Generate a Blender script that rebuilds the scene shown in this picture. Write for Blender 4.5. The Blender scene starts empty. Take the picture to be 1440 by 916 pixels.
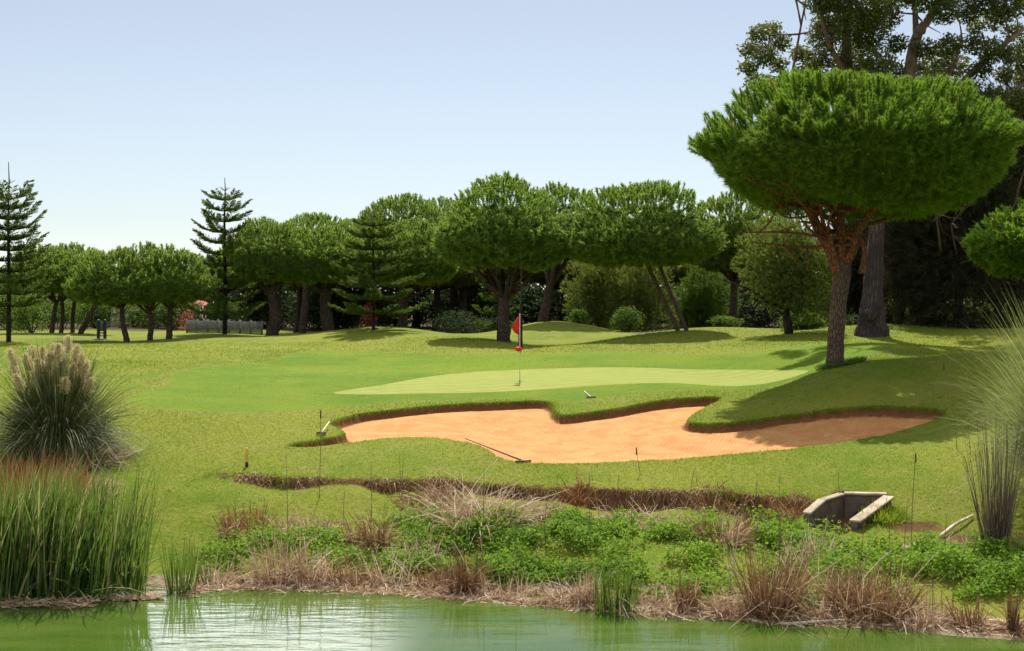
import bpy, math
import numpy as np
from mathutils import Vector
RNG = np.random.default_rng(7)
SC = bpy.context.scene
COL = SC.collection
F = 1738.0; CX = 720.0; HZ = 425.0; HC = 4.6     # focal length and horizon in photo pixels, eye height above the pond

# ------------------------------------------------------------------ terrain
PY = np.array([-400,-50,0,3,6,10,17,19.4,22,23.5,25.5,28,31,34,36.5,39.4,46,54,62,70,80,100,200,1600.])
PZ = np.array([3.4,3.2,2.9,1.5,-.3,-.9,-.6,0.03,.55,1.0,1.28,1.5,1.72,1.83,1.93,2.06,2.18,2.43,2.6,2.7,2.5,2.6,3.0,4.0])
_h = np.diff(PY); _d = np.diff(PZ)/_h
_m = np.zeros(len(PY)); _m[0]=_d[0]; _m[-1]=_d[-1]
for _i in range(1,len(PY)-1):
    if _d[_i-1]*_d[_i] > 0: _m[_i] = 2*_d[_i-1]*_d[_i]/(_d[_i-1]+_d[_i])
def profile(Y):
    i = np.clip(np.searchsorted(PY,Y)-1,0,len(PY)-2); t=(Y-PY[i])/_h[i]
    t2=t*t; t3=t2*t
    return (2*t3-3*t2+1)*PZ[i]+(t3-2*t2+t)*_h[i]*_m[i]+(-2*t3+3*t2)*PZ[i+1]+(t3-t2)*_h[i]*_m[i+1]
CP = [(x,y,F*(HC-.03)/(y-HZ)) for x,y in [(-150,812),(0,812),(100,815),(200,822),(300,827),(420,826),(560,832),(700,842),(850,856),(1000,866),(1150,874),(1300,880),(1440,892),(1600,900)]]
CP += [(100,700,23),(250,690,23.5),(200,640,26),(100,600,28.5),(200,570,31),(50,540,36),(200,520,42),(50,500,50),(150,485,60),(12,482,62),
 (316,470,70),(240,478,66),(178,480,66),(383,470,72),(100,470,76),(30,470,76),(330,600,28.5),(330,560,33.5),(330,520,44),(330,490,58),(-60,560,32),(-60,650,25),
 (540,461,70),(450,467,72),(640,470,66),(540,495,56),(690,479,60),(760,487,60),(780,453,74),(700,468,72),(865,469,70),(720,462,73),(845,461,73),(590,463,70),(490,463,71),(780,452,76),(400,470,72),(1000,461,66),(905,468,62),(830,483,56),
 (1100,463,60),(1200,458,58),(1300,460,55),(1400,465,52),(1480,466,50),(950,495,50),(1100,490,47),(1250,488,43),(1060,517,44),(900,517,45),(700,520,45),(1060,542,37),
 (900,540,38),(700,551,36.5),(550,555,35.5),(457,553,36),
 (453,630,27),(590,616,27.8),(735,652,25.5),(925,649,25.6),(1060,639,26),(1223,618,27),(1336,581,29.5),(496,584,32),(655,568,33.7),(762,565,34),
 (785,585,31.8),(912,567,33),(1012,559,33.5),(966,593,30),(1030,596,29.8),(1154,579,30.5),(1263,573,30.5),(1180,516,35),(1300,512,33.8),(1400,492,35),
 (1420,540,30),(1380,600,26.5),(1300,650,24.5),(1400,680,23),(1250,690,23),(1110,540,34.5),(1600,490,34),(1600,700,22),(1440,760,20.6),
 (720,690,23.5),(500,690,23.5),(900,690,23.5),(380,690,23.5)]
PTS = [((x-CX)*D/F, D, HC-(y-HZ)*D/F) for x,y,D in CP]
for px,D,z in [(300,84,2.5),(440,84,2.45),(540,82,2.45),(660,80,2.4),(780,86,2.6),(880,82,2.6),(1000,78,2.7),(1100,72,2.8),(1200,70,2.9),(1350,66,2.9),(1480,64,2.9),(0,90,2.5),(150,90,2.5)]:
    PTS.append(((px-CX)*D/F, D, z))
PTS = np.array(PTS)
SU, SV = 0.070, 0.12
def uv(X,Y):
    Yc = np.maximum(Y,8.0); return X/Yc, np.log(Yc)
_cu,_cv = uv(PTS[:,0],PTS[:,1])
def kern(X,Y):
    u,v = uv(X,Y)
    return np.exp(-((u[:,None]-_cu)/SU)**2-((v[:,None]-_cv)/SV)**2)
_K = kern(PTS[:,0],PTS[:,1])
_w = np.linalg.solve(_K.T@_K+0.004*np.eye(len(PTS)), _K.T@(PTS[:,2]-profile(PTS[:,1])))
def base(X,Y):
    X=np.asarray(X,float).ravel(); Y=np.asarray(Y,float).ravel(); out=np.empty(len(X))
    for s in range(0,len(X),60000):
        a=X[s:s+60000]; b=Y[s:s+60000]
        fade=np.clip((130-b)/40,0,1)*np.clip((b-4)/8,0,1)
        out[s:s+60000]=profile(b)+fade*(kern(a,b)@_w)
    return out
def march(pix, H=base, y0=15.5, y1=120, step=.04):
    """where the sight line through a photo pixel meets the ground"""
    pix=np.atleast_2d(np.array(pix,float)); Y=np.arange(y0,y1,step); res=[]
    for px,py in pix:
        z=H((px-CX)/F*Y,Y); g=HC-(py-HZ)/F*Y
        k=np.argmax(z>=g) if (z>=g).any() else len(Y)-1
        res.append(((px-CX)/F*Y[k],Y[k]))
    return np.array(res)
def sdf(P, X, Y, m=3.0):
    out=np.full(len(X),m)
    sel=(X>P[:,0].min()-m)&(X<P[:,0].max()+m)&(Y>P[:,1].min()-m)&(Y<P[:,1].max()+m)
    idx=np.nonzero(sel)[0]
    for s in range(0,len(idx),60000):
        ii=idx[s:s+60000]; x=X[ii]; y=Y[ii]; d=np.full(len(ii),1e9); ins=np.zeros(len(ii),bool)
        for k in range(len(P)):
            ax,ay=P[k]; bx,by=P[(k+1)%len(P)]; ex=bx-ax; ey=by-ay
            t=np.clip(((x-ax)*ex+(y-ay)*ey)/(ex*ex+ey*ey+1e-9),0,1)
            d=np.minimum(d,np.hypot(x-ax-t*ex,y-ay-t*ey))
            c=(ay>y)!=(by>y); ins^=c&(x<(bx-ax)*(y-ay)/(by-ay+1e-12)+ax)
        out[ii]=np.clip(np.where(ins,-d,d),-m,m)
    return out
def smooth_poly(P,n=2):
    for _ in range(n):
        Q=np.roll(P,-1,0); P=np.stack([.75*P+.25*Q,.25*P+.75*Q],1).reshape(-1,2)
    return P
BUNKER = smooth_poly(march([(457,596),(496,584),(535,579),(573,576),(615,571),(655,568),(695,567),(733,565.5),(762,565),(777,568),(783,584),(800,585),(840,580),(875,575),(912,567),(950,561.5),(985,559.5),(1012,559),(1017,562),(987,577),(970,587),(966,593),(975,596),(1000,597),(1030,596),(1061,593),(1093,587),(1154,579),(1202,574),(1263,573),(1311,575),(1336,580),
 (1324,586),(1283,602),(1223,618),(1140,632),(1060,639),(1020,642),(987,645),(925,649),(850,652),(775,653),(735,652),(702,647),(692,638),(668,626),(634,619),(590,616),(547,617),(496,623),(453,630),(407,631),(403,628),(440,621),(487,613),(476,603)]),1)
GREEN = smooth_poly(march([(457,553.5),(500,547),(547,541),(612,528),(677,522),(780,518),(900,517),(1050,516.5),(1138,517.5),(1134,525),(1095,536),(1041,543),(962,539),(900,539.5),(837,542.5),(775,547.5),(700,551),(590,554),(513,555.5)]),2)
APRON = smooth_poly(march([(176,566),(186,556),(225,546),(242,537),(240,524),(289,515),(354,511),(397,507),(418,494),(496,496),(590,499),(677,497),(780,495),(860,496),(960,498),(1110,489),(1180,482),(1260,484),(1262,492),(1200,506),(1150,522),(1105,540),(1040,550),(1010,549),(900,553),(840,560),(790,566),(700,560),(560,566),(480,572),(400,578),(330,582),(250,580),(190,574)]),2)
LOWER = march([(270,668),(345,669),(420,674),(480,674),(560,676),(640,676),(700,682),(760,686),(850,689),(950,692),(1060,697),(1150,702)])
LOWER[:,1] += 0.12*np.sin(LOWER[:,0]*3.1)+.07*np.sin(LOWER[:,0]*7.7+1)
LOWER = smooth_poly(np.vstack([LOWER,[[7,19],[-7,19]]]),1)
CUL = np.array([[5.26,22.1],[6.08,23.02],[6.88,22.82],[5.74,21.45]])     # the drain's splayed inlet: front, back corner, end, front
PATH = np.array([[-.5,61.2],[1.4,60.0],[3.4,60.3],[3.9,61.3],[2.4,61.6],[1.2,61.4]])
def sm(a,b,x):
    t=np.clip((x-a)/(b-a),0,1); return t*t*(3-2*t)
_ph = RNG.uniform(0,6.28,(24,)); _fa=RNG.uniform(0,6.28,24)
def wob(X,Y,freq,k=0,n=6):
    o=0
    for i in range(n):
        a=_fa[(i+k)%24]; fr=freq*(.6+.25*i)
        o=o+np.sin((X*math.cos(a)+Y*math.sin(a))*fr+_ph[(i*3+k)%24])
    return o/n
def H(X,Y,full=False):
    X=np.asarray(X,float).ravel(); Y=np.asarray(Y,float).ravel()
    z=base(X,Y)
    sb=sdf(BUNKER,X,Y)+.035*wob(X,Y,9,2)+.02*wob(X,Y,24,5); sl=sdf(LOWER,X,Y,2.5)+.16*wob(X,Y,4,4)+.07*wob(X,Y,13,9); sc=sdf(CUL,X,Y,1.5)
    sg=sdf(GREEN,X,Y); sa=sdf(APRON,X,Y)
    near=np.clip((45-Y)/15,0,1)
    z=z+np.where(sa>0,1,.25)*(.03*wob(X,Y,1.1,1)+.012*wob(X,Y,4,3))*near*sm(0,.6,np.abs(sg))*np.where(sb<0,.5,1)
    z=z+.13*wob(X,Y,.42,14)*sm(40,50,Y)*sm(120,90,Y)*sm(0,3,sg)+.04*wob(X,Y,.9,17)*sm(24,30,Y)*sm(.3,1.5,sb)*sm(0,2,sg)
    z=z+.035*np.exp(-(np.maximum(sb,0)/.35)**2)*(sb>=0)
    dep=.20+.05*wob(X,Y,.8,9)
    z=z-sm(.01,-.10,sb)*dep-.10*sm(-.2,-2.2,sb)
    z=z+np.where(sb<-.15,.012*wob(X,Y,5,7)+.006*wob(X,Y,17,11),0)
    amp=.40*sm(-6.3,-2.8,X)*sm(6.0,4.4,X)*np.clip(.85+.9*wob(X,Y,1.5,8),.15,1.3)
    z=z-amp*sm(.03,-.20,sl)*np.exp(-np.maximum(-sl,0)/1.1)*(sl<.1)
    z=z-.42*sm(.05,-.08,sc)
    z=z+np.where((Y>18.5)&(Y<23.5)&(sl<-.3),.035*wob(X,Y,3.2,13),0)*sm(.02,.2,z)
    if full: return z,sb,sl,sg,sa,sc
    return z
def gp(px,py):
    x,y=march([(px,py)],H)[0]; return np.array([x,y,H([x],[y])[0]])
def at(px,D):
    x=(px-CX)*D/F; return np.array([x,D,H([x],[D])[0]])
def zpix(py,D): return HC-(py-HZ)*D/F

# ------------------------------------------------------------------ mesh helpers
def mk(name,V,Fc,mat,parent=None,tint=None,smooth=False,attrs=None,mats=None,midx=None):
    V=np.asarray(V,np.float32).reshape(-1,3)
    groups=[np.asarray(f,np.int32) for f in (Fc if isinstance(Fc,list) else [Fc]) if len(f)]
    me=bpy.data.meshes.new(name)
    me.vertices.add(len(V)); me.vertices.foreach_set('co',V.ravel())
    loops=np.concatenate([g.ravel() for g in groups]); tot=np.concatenate([np.full(len(g),g.shape[1],np.int32) for g in groups])
    me.loops.add(len(loops)); me.loops.foreach_set('vertex_index',loops)
    me.polygons.add(len(tot)); me.polygons.foreach_set('loop_start',np.concatenate([[0],np.cumsum(tot)[:-1]]).astype(np.int32))
    if smooth: me.polygons.foreach_set('use_smooth',np.ones(len(tot),bool))
    A=dict(attrs or {})
    if tint is not None: A['tint']=tint
    for k,a in A.items():
        at_=me.attributes.new(k,'FLOAT','POINT'); at_.data.foreach_set('value',np.asarray(a,np.float32))
    for m in (mats or [mat]): me.materials.append(m)
    if midx is not None: me.polygons.foreach_set('material_index',np.asarray(midx,np.int32))
    me.update(calc_edges=True); me.validate()
    o=bpy.data.objects.new(name,me); COL.objects.link(o)
    if parent is not None: o.parent=parent
    return o
def tag(o,label=None,cat=None,group=None,kind=None):
    for k,v in (('label',label),('category',cat),('group',group),('kind',kind)):
        if v: o[k]=v
    return o
def thing(name,loc,label,cat,group=None):
    o=bpy.data.objects.new(name,None); COL.objects.link(o); o.location=[float(c) for c in loc]; o.empty_display_size=.2
    return tag(o,label,cat,group)
def nrm(a): return a/np.maximum(np.linalg.norm(a,axis=-1,keepdims=True),1e-9)
class MB:
    """collects geometry for one mesh"""
    def __init__(s): s.V=[];s.F={};s.T=[];s.n=0
    def add(s,V,Fc,tint=None):
        V=np.asarray(V,float).reshape(-1,3)
        for f in (Fc if isinstance(Fc,list) else [Fc]):
            f=np.asarray(f)
            if len(f): s.F.setdefault(f.shape[1],[]).append(f+s.n)
        s.V.append(V); s.T.append(np.full(len(V),.5) if tint is None else np.broadcast_to(np.asarray(tint,float),(len(V),))); s.n+=len(V); return s
    def build(s,name,mat,parent=None,smooth=False):
        return mk(name,np.concatenate(s.V),[np.concatenate(v) for v in s.F.values()],mat,parent,tint=np.concatenate(s.T),smooth=smooth)
    def moved(s,off):
        s.V=[v-off for v in s.V]; return s
def strips(root,d,L,W,droop,segs=3,rng=RNG,lean=None,prof='blade'):
    n=len(root); t=np.linspace(0,1,segs+1)
    L=np.broadcast_to(L,(n,)); W=np.broadcast_to(W,(n,)); droop=np.broadcast_to(droop,(n,))
    P=root[:,None]+d[:,None]*(L[:,None]*t)[:,:,None]
    P[:,:,2]-=(droop*L)[:,None]*t**2
    if lean is not None: P+=lean[:,None]*(t**2)[None,:,None]
    s=nrm(np.cross(d,nrm(rng.normal(size=(n,3)))))
    w=(1-t)**.6+.06 if prof=='blade' else (1-.6*t if prof=='stem' else np.sin(np.pi*(.12+.86*t))+.05)
    o=s[:,None]*(W[:,None]*.5*w)[:,:,None]
    V=np.stack([P-o,P+o],2).reshape(-1,3)
    b=(np.arange(n)*(segs+1)*2)[:,None]+np.arange(segs)*2
    Q=np.stack([b,b+1,b+3,b+2],-1).reshape(-1,4)
    return V,Q
def rep(t,k): return np.repeat(t,k)
def needles(c,axis,rng,n,shoot,nl,nw,spread=.75):
    """c,axis: shoots; each gets n needle triangles along its axis"""
    N=len(c); u=rng.uniform(0,1,(N,n,1))
    p=c[:,None]+axis[:,None]*u*shoot
    d=nrm(axis[:,None]*1.0+rng.normal(size=(N,n,3))*spread)
    tip=p+d*nl*rng.uniform(.7,1.15,(N,n,1))
    s=nrm(np.cross(d,rng.normal(size=(N,n,3))))*nw*.5
    V=np.stack([p-s,p+s,tip],2).reshape(-1,3)
    return V,np.arange(N*n*3).reshape(-1,3)
def leaves(c,rng,L,W,up=.5):
    n=len(c); d=nrm(rng.normal(size=(n,3))*[1,1,.6]); s=nrm(np.cross(d,nrm(rng.normal(size=(n,3))*[.5,.5,.5]+[0,0,up])))
    L=np.broadcast_to(L,(n,))[:,None]*rng.uniform(.6,1.2,(n,1)); W=np.broadcast_to(W,(n,))[:,None]
    V=np.stack([c,c+d*L*.5+s*W*.5,c+d*L,c+d*L*.5-s*W*.5],1).reshape(-1,3)
    return V,np.arange(n*4).reshape(-1,4)
def tube(P,R,k=7,cap=True,rough=0,rng=RNG):
    P=np.asarray(P,float); R=np.broadcast_to(np.asarray(R,float),(len(P),))
    T=nrm(np.gradient(P,axis=0)); ref=np.array([.31,.17,.93]) if abs(T[0,2])<.8 else np.array([.9,.3,.1])
    a=nrm(np.cross(T,ref)); b=np.cross(T,a); th=np.linspace(0,2*np.pi,k,endpoint=False)
    r=R[:,None]*(1+rough*rng.normal(size=(len(P),k)))
    V=P[:,None]+a[:,None]*(np.cos(th)*r)[:,:,None]+b[:,None]*(np.sin(th)*r)[:,:,None]
    i=(np.arange(len(P)-1)*k)[:,None]; j=np.arange(k); j2=(j+1)%k
    Q=np.stack(np.broadcast_arrays(i+j,i+j2,i+k+j2,i+k+j),-1).reshape(-1,4)
    V=V.reshape(-1,3); out=[Q]
    if cap:
        V=np.vstack([V,P[0],P[-1]]); n=len(P)*k
        out.append(np.concatenate([np.stack([np.full(k,n),j2,j],-1),np.stack([np.full(k,n+1),n-k+j,n-k+j2],-1)]))
    return V,out
def spline(P,n=8):
    P=np.asarray(P,float); m=len(P)
    E=np.vstack([2*P[0]-P[1],P,2*P[-1]-P[-2]]); out=[]
    for i in range(m-1):
        t=np.linspace(0,1,n,endpoint=False)[:,None]; a,b,c,d=E[i:i+4]
        out.append(.5*((2*b)+(-a+c)*t+(2*a-5*b+4*c-d)*t**2+(-a+3*b-3*c+d)*t**3))
    return np.vstack(out+[P[-1:]])
def box(lo,hi):
    x0,y0,z0=lo;x1,y1,z1=hi
    V=[(x0,y0,z0),(x1,y0,z0),(x1,y1,z0),(x0,y1,z0),(x0,y0,z1),(x1,y0,z1),(x1,y1,z1),(x0,y1,z1)]
    return np.array(V,float),np.array([(3,2,1,0),(4,5,6,7),(0,1,5,4),(1,2,6,5),(2,3,7,6),(3,0,4,7)])
# ------------------------------------------------------------------ materials
class NT:
    def __init__(s,name):
        s.m=bpy.data.materials.new(name); s.m.use_nodes=True; s.t=s.m.node_tree; s.t.nodes.clear()
        s.out=s.t.nodes.new('ShaderNodeOutputMaterial')
    def n(s,kind,ins=None,**kw):
        nd=s.t.nodes.new('ShaderNode'+kind)
        for k,v in kw.items(): setattr(nd,k,v)
        for k,v in (ins or {}).items(): s.set(nd,k,v)
        return nd
    def set(s,nd,k,v):
        sock=nd.inputs[k]
        if isinstance(v,bpy.types.NodeSocket): s.t.links.new(v,sock)
        elif isinstance(v,bpy.types.Node): s.t.links.new(v.outputs[0],sock)
        else: sock.default_value=v if not (isinstance(v,tuple) and len(v)==3 and sock.type=='RGBA') else (*v,1)
    def attr(s,name): return s.n('Attribute',attribute_name=name).outputs['Fac']
    def pos(s): return s.n('NewGeometry').outputs['Position']
    def noise(s,scale,detail=3,vec=None,rough=.55): return s.n('TexNoise',{'Scale':scale,'Detail':detail,'Roughness':rough,'Vector':vec if vec is not None else s.pos()}).outputs[0]
    def math(s,op,a,b=0.,c=0.): return s.n('Math',{0:a,1:b,2:c},operation=op).outputs[0]
    def ramp(s,f,a,b):  # smooth 0..1
        return s.n('MapRange',{0:f,1:a,2:b,3:0.,4:1.},interpolation_type='SMOOTHSTEP').outputs[0]
    def mix(s,f,a,b,mode='MIX'):
        nd=s.n('Mix',data_type='RGBA',blend_type=mode); s.set(nd,0,f); s.set(nd,6,a); s.set(nd,7,b); return nd.outputs[2]
    def bump(s,h,strength=.5,dist=.02): return s.n('Bump',{'Height':h,'Strength':strength,'Distance':dist}).outputs[0]
    def done(s,sh): s.t.links.new(sh.outputs[0],s.out.inputs[0]); return s.m
def foliage(name,c0,c1,c2=None,trans=.35,rough=.6,spec=.10):
    m=NT(name); t=m.attr('tint')
    c=m.mix(t,c0,c1)
    if c2: c=m.mix(m.ramp(t,.86,.97),c,c2)
    p=m.n('BsdfPrincipled',{'Base Color':c,'Roughness':rough,'Specular IOR Level':spec})
    tr=m.n('BsdfTranslucent',{'Color':m.mix(.35,c,(.35,.45,.03),'MIX') if trans>.3 else c})
    return m.done(m.n('MixShader',{0:trans,1:p,2:tr}))
def plain(name,c,rough=.6,c2=None,scale=6,bump=0.,dist=.01,bscale=None,metal=0.,spec=.4):
    m=NT(name); col=c
    if c2: col=m.mix(m.ramp(m.noise(scale,5),.35,.68),c,c2)
    ins={'Base Color':col,'Roughness':rough,'Metallic':metal,'Specular IOR Level':spec}
    p=m.n('BsdfPrincipled',ins)
    if bump: m.set(p,'Normal',m.bump(m.noise(bscale or scale*4,6),bump,dist))
    return m.done(p)
def bark(name,a,b,scale=7.,stretch=.3):
    m=NT(name); mp=m.n('Mapping',{'Vector':m.pos(),'Scale':(1,1,stretch)}).outputs[0]
    v=m.n('TexVoronoi',{'Vector':mp,'Scale':scale},feature='DISTANCE_TO_EDGE').outputs[0]
    nz=m.noise(scale*1.3,6,mp); h=m.math('ADD',m.ramp(v,0,.22),m.math('MULTIPLY',nz,.8))
    c=m.mix(m.ramp(h,.35,1.25),tuple(x*.5 for x in a),m.mix(m.ramp(m.noise(1.3,3),.35,.65),a,b))
    return m.done(m.n('BsdfPrincipled',{'Base Color':c,'Roughness':.9,'Specular IOR Level':.1,'Normal':m.bump(h,.9,.06)}))
M={}
M['needle']=foliage('pine_needles',(.055,.100,.020),(.185,.360,.042),(.28,.24,.08),trans=.5)
M['needle_far']=foliage('hazed_pine_needles',(.090,.135,.038),(.250,.400,.080),(.26,.25,.09),trans=.5,spec=.15)  # needle colour lightened to stand in for distance haze
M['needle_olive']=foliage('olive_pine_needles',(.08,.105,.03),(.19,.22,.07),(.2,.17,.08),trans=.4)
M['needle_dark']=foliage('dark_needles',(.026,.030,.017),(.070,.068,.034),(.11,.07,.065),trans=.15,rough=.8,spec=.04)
M['norfolk']=foliage('araucaria_needles',(.04,.08,.018),(.13,.20,.05),trans=.4)
M['euc']=foliage('eucalyptus_leaves',(.045,.058,.018),(.13,.14,.045),(.2,.19,.06),trans=.35,rough=.5,spec=.2)
M['bush']=foliage('bush_leaves',(.03,.075,.012),(.09,.18,.025),trans=.35,rough=.6,spec=.08)
M['bush_olive']=foliage('olive_bush_leaves',(.075,.105,.028),(.23,.27,.075),trans=.45,rough=.6,spec=.08)
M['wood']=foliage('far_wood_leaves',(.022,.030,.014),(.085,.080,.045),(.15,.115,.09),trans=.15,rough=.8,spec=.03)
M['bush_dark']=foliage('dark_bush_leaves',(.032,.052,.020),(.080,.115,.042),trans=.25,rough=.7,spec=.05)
M['ivy']=foliage('ground_cover_leaves',(.085,.18,.018),(.24,.40,.045),(.34,.40,.08),trans=.45,rough=.65,spec=.10)
M['reed']=foliage('green_reed',(.032,.085,.024),(.115,.205,.055),(.46,.40,.22),trans=.42)
M['pampas']=foliage('pampas_leaves',(.12,.15,.05),(.34,.36,.17),(.55,.5,.34),trans=.45,rough=.5,spec=.2)
M['pampas_dark']=foliage('dark_pampas_leaves',(.055,.075,.022),(.19,.215,.08),(.42,.38,.24),trans=.3,rough=.5,spec=.2)
M['plume']=foliage('plume_fluff',(.60,.47,.27),(.80,.68,.46),trans=.35)
M['straw']=foliage('dead_reed_straw',(.30,.185,.11),(.66,.48,.33),(.80,.68,.53),trans=.3)
M['brown']=foliage('dead_reed_brown',(.14,.07,.04),(.38,.22,.115),(.62,.46,.3),trans=.25)
M['rust']=foliage('rusty_dry_grass',(.24,.10,.035),(.46,.24,.10),(.5,.4,.2),trans=.25)
M['grass']=foliage('grass_blades',(.125,.20,.012),(.24,.285,.03),(.34,.32,.08),trans=.42,rough=.7,spec=.08)
M['twig']=foliage('bare_twigs',(.10,.065,.055),(.22,.16,.14),trans=.05)
M['redleaf']=foliage('red_blossom',(.30,.05,.035),(.50,.20,.14),(.09,.14,.03),trans=.3)
M['stalk']=plain('dry_stalk',(.22,.17,.11),.8,(.12,.09,.06),9)
M['bleached']=plain('bleached_stem',(.62,.54,.42),.8,(.42,.35,.25),7)
M['seed']=plain('dark_seed_head',(.085,.052,.032),.9,(.12,.07,.04),40,.6)
M['bark']=bark('pine_bark',(.20,.130,.100),(.15,.115,.098),15)
M['bark_red']=bark('upper_pine_bark',(.30,.135,.07),(.22,.11,.07),16)
M['bark_far']=bark('far_pine_bark',(.13,.088,.072),(.085,.062,.055),11)
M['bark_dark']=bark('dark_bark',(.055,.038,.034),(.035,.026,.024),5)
M['bark_euc']=bark('eucalyptus_bark',(.115,.085,.085),(.06,.045,.047),9,.12)
M['limb_euc']=plain('eucalyptus_limb',(.22,.15,.12),.8,(.12,.07,.06),3,.4,.03)
M['red']=plain('red_flag_cloth',(.62,.02,.012),.7,(.5,.015,.01),8)
M['yellow']=plain('yellow_paint',(.75,.46,.03),.5,(.6,.36,.03),12)
M['white']=plain('white_paint',(.75,.73,.65),.4,(.6,.58,.5),14)
M['black']=plain('black_paint',(.02,.02,.022),.5,(.035,.034,.034),9)
M['greywood']=plain('weathered_wood',(.20,.195,.19),.85,(.11,.108,.105),7,.4)
M['darkwood']=plain('dark_handle',(.05,.04,.032),.7,(.09,.07,.05),9)
M['concrete']=plain('concrete',(.44,.36,.26),.9,(.28,.22,.15),4,.5,.02)
M['concrete_shaded']=plain('shaded_stained_concrete',(.15,.12,.09),.9,(.08,.065,.05),3.5,.5,.02)  # stained concrete darkened in colour for the shade inside the drain
M['bin']=plain('grey_bin_shell',(.10,.10,.10),.7,(.15,.15,.145),5)
M['binlid']=plain('pale_bin_lid',(.45,.44,.41),.6,(.36,.35,.32),5)
M['wall']=plain('pale_render_wall',(.60,.54,.44),.85,(.5,.45,.37),1.2)
M['roof']=plain('clay_roof_tile',(.42,.12,.06),.8,(.33,.09,.05),6)
M['glass']=plain('dark_window',(.03,.035,.04),.1)
M['stone']=plain('sandstone',(.38,.24,.13),.9,(.26,.16,.085),5,.5,.02)
M['hole']=plain('hole_cup',(.02,.02,.02),.8)

def ground_mat():
    m=NT('golf_ground'); P=m.pos()
    sb,sl,sg,sa,soil,lit,pth=[m.attr(k) for k in ('sb','sl','sg','sa','soil','litter','path')]
    nA=m.noise(.22,4,P); nB=m.noise(1.6,4,P); nC=m.noise(9,4,P,.65); nD=m.noise(60,2,P)
    rough=m.mix(m.ramp(nA,.38,.60),(.125,.195,.010),(.225,.240,.024))
    rough=m.mix(m.ramp(nB,.40,.72),rough,(.225,.235,.035))
    rough=m.mix(m.math('MULTIPLY',m.ramp(m.noise(.7,5,P,.7),.50,.66),.6),rough,(.25,.24,.048)); rough=m.mix(m.math('MULTIPLY',m.ramp(nC,.42,.75),.55),rough,(.095,.15,.010))
    rough=m.mix(m.math('MULTIPLY',m.ramp(nD,.45,.8),.3),rough,(.06,.085,.012))
    ap=m.mix(m.ramp(nA,.35,.65),(.105,.190,.007),(.165,.235,.011)); ap=m.mix(m.math('MULTIPLY',m.ramp(nC,.42,.7),.35),ap,(.07,.12,.01)); ap=m.mix(m.math('MULTIPLY',m.ramp(nB,.5,.72),.4),ap,(.22,.235,.022))
    wv=m.n('TexWave',{'Vector':m.n('Mapping',{'Vector':P,'Rotation':(0,0,math.radians(62))}).outputs[0],'Scale':.42,'Distortion':.8,'Detail':1.0,'Detail Scale':.4}).outputs[1]
    gr=m.mix(m.math('MULTIPLY',m.ramp(wv,.3,.7),.55),(.215,.250,.048),(.285,.290,.068)); gr=m.mix(m.math('MULTIPLY',m.ramp(nB,.4,.7),.35),gr,(.16,.20,.04))
    jit=m.math('MULTIPLY',m.math('SUBTRACT',nC,.5),.5)
    c=m.mix(m.ramp(m.math('ADD',sa,jit),.12,-.12),rough,ap)
    rim=m.math('MULTIPLY',m.ramp(sa,-.1,.12),m.ramp(sa,.45,.15)); c=m.mix(m.math('MULTIPLY',rim,.30),c,(.23,.21,.05))
    c=m.mix(m.ramp(m.math('ADD',sg,m.math('MULTIPLY',jit,.3)),.06,-.06),c,gr)
    earth=m.mix(m.ramp(nB,.35,.65),(.155,.066,.030),(.235,.115,.055)); earth=m.mix(m.ramp(nC,.5,.75),earth,(.075,.035,.02))
    c=m.mix(m.ramp(m.math('ADD',soil,m.math('MULTIPLY',m.math('SUBTRACT',nC,.5),.9)),.35,.6),c,earth)
    ltc=m.mix(m.ramp(nC,.35,.65),(.055,.040,.022),(.10,.072,.04)); c=m.mix(m.ramp(m.math('ADD',lit,m.math('MULTIPLY',m.math('SUBTRACT',nB,.5),1.0)),.4,.7),c,ltc)
    c=m.mix(m.ramp(pth,.12,-.12),c,m.mix(m.ramp(nC,.3,.7),(.42,.33,.27),(.52,.43,.37)))
    sn=m.mix(m.ramp(nB,.36,.66),(.53,.262,.100),(.45,.205,.070)); sn=m.mix(m.ramp(m.noise(4.5,5,P,.7),.52,.74),sn,(.58,.32,.14)); sn=m.mix(m.math('MULTIPLY',m.ramp(m.noise(14,4,P,.7),.55,.8),.6),sn,(.36,.155,.05))
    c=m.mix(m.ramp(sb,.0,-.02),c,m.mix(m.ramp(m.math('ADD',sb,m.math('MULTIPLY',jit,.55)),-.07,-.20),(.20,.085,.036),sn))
    st=m.mix(m.ramp(nC,.4,.7),(.24,.18,.11),(.42,.34,.24))
    mud=m.attr('mud'); c=m.mix(m.ramp(m.math('ADD',mud,m.math('MULTIPLY',m.math('SUBTRACT',nC,.5),.7)),.35,.6),c,st)
    hg=m.math('ADD',m.math('MULTIPLY',nC,.8),m.math('MULTIPLY',m.noise(45,4,P,.7),.5))
    rk=m.n('TexWave',{'Vector':m.n('Mapping',{'Vector':P,'Rotation':(0,0,.35)}).outputs[0],'Scale':3.2,'Distortion':5.0,'Detail':2.0,'Detail Scale':.6}).outputs[1]
    insand=m.ramp(sb,-.1,-.2); hg=m.math('ADD',hg,m.math('MULTIPLY',insand,m.math('ADD',m.math('MULTIPLY',rk,.35),m.math('MULTIPLY',m.noise(5,5,P,.75),1.1))))
    smooth_turf=m.ramp(sg,.05,-.05)
    amt=m.math('SUBTRACT',.9,m.math('MULTIPLY',m.math('MAXIMUM',smooth_turf,m.math('MULTIPLY',insand,.8)),.6))
    b=m.n('Bump',{'Height':hg,'Strength':amt,'Distance':.09}).outputs[0]
    return m.done(m.n('BsdfPrincipled',{'Base Color':c,'Roughness':.92,'Specular IOR Level':.12,'Normal':b}))
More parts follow.
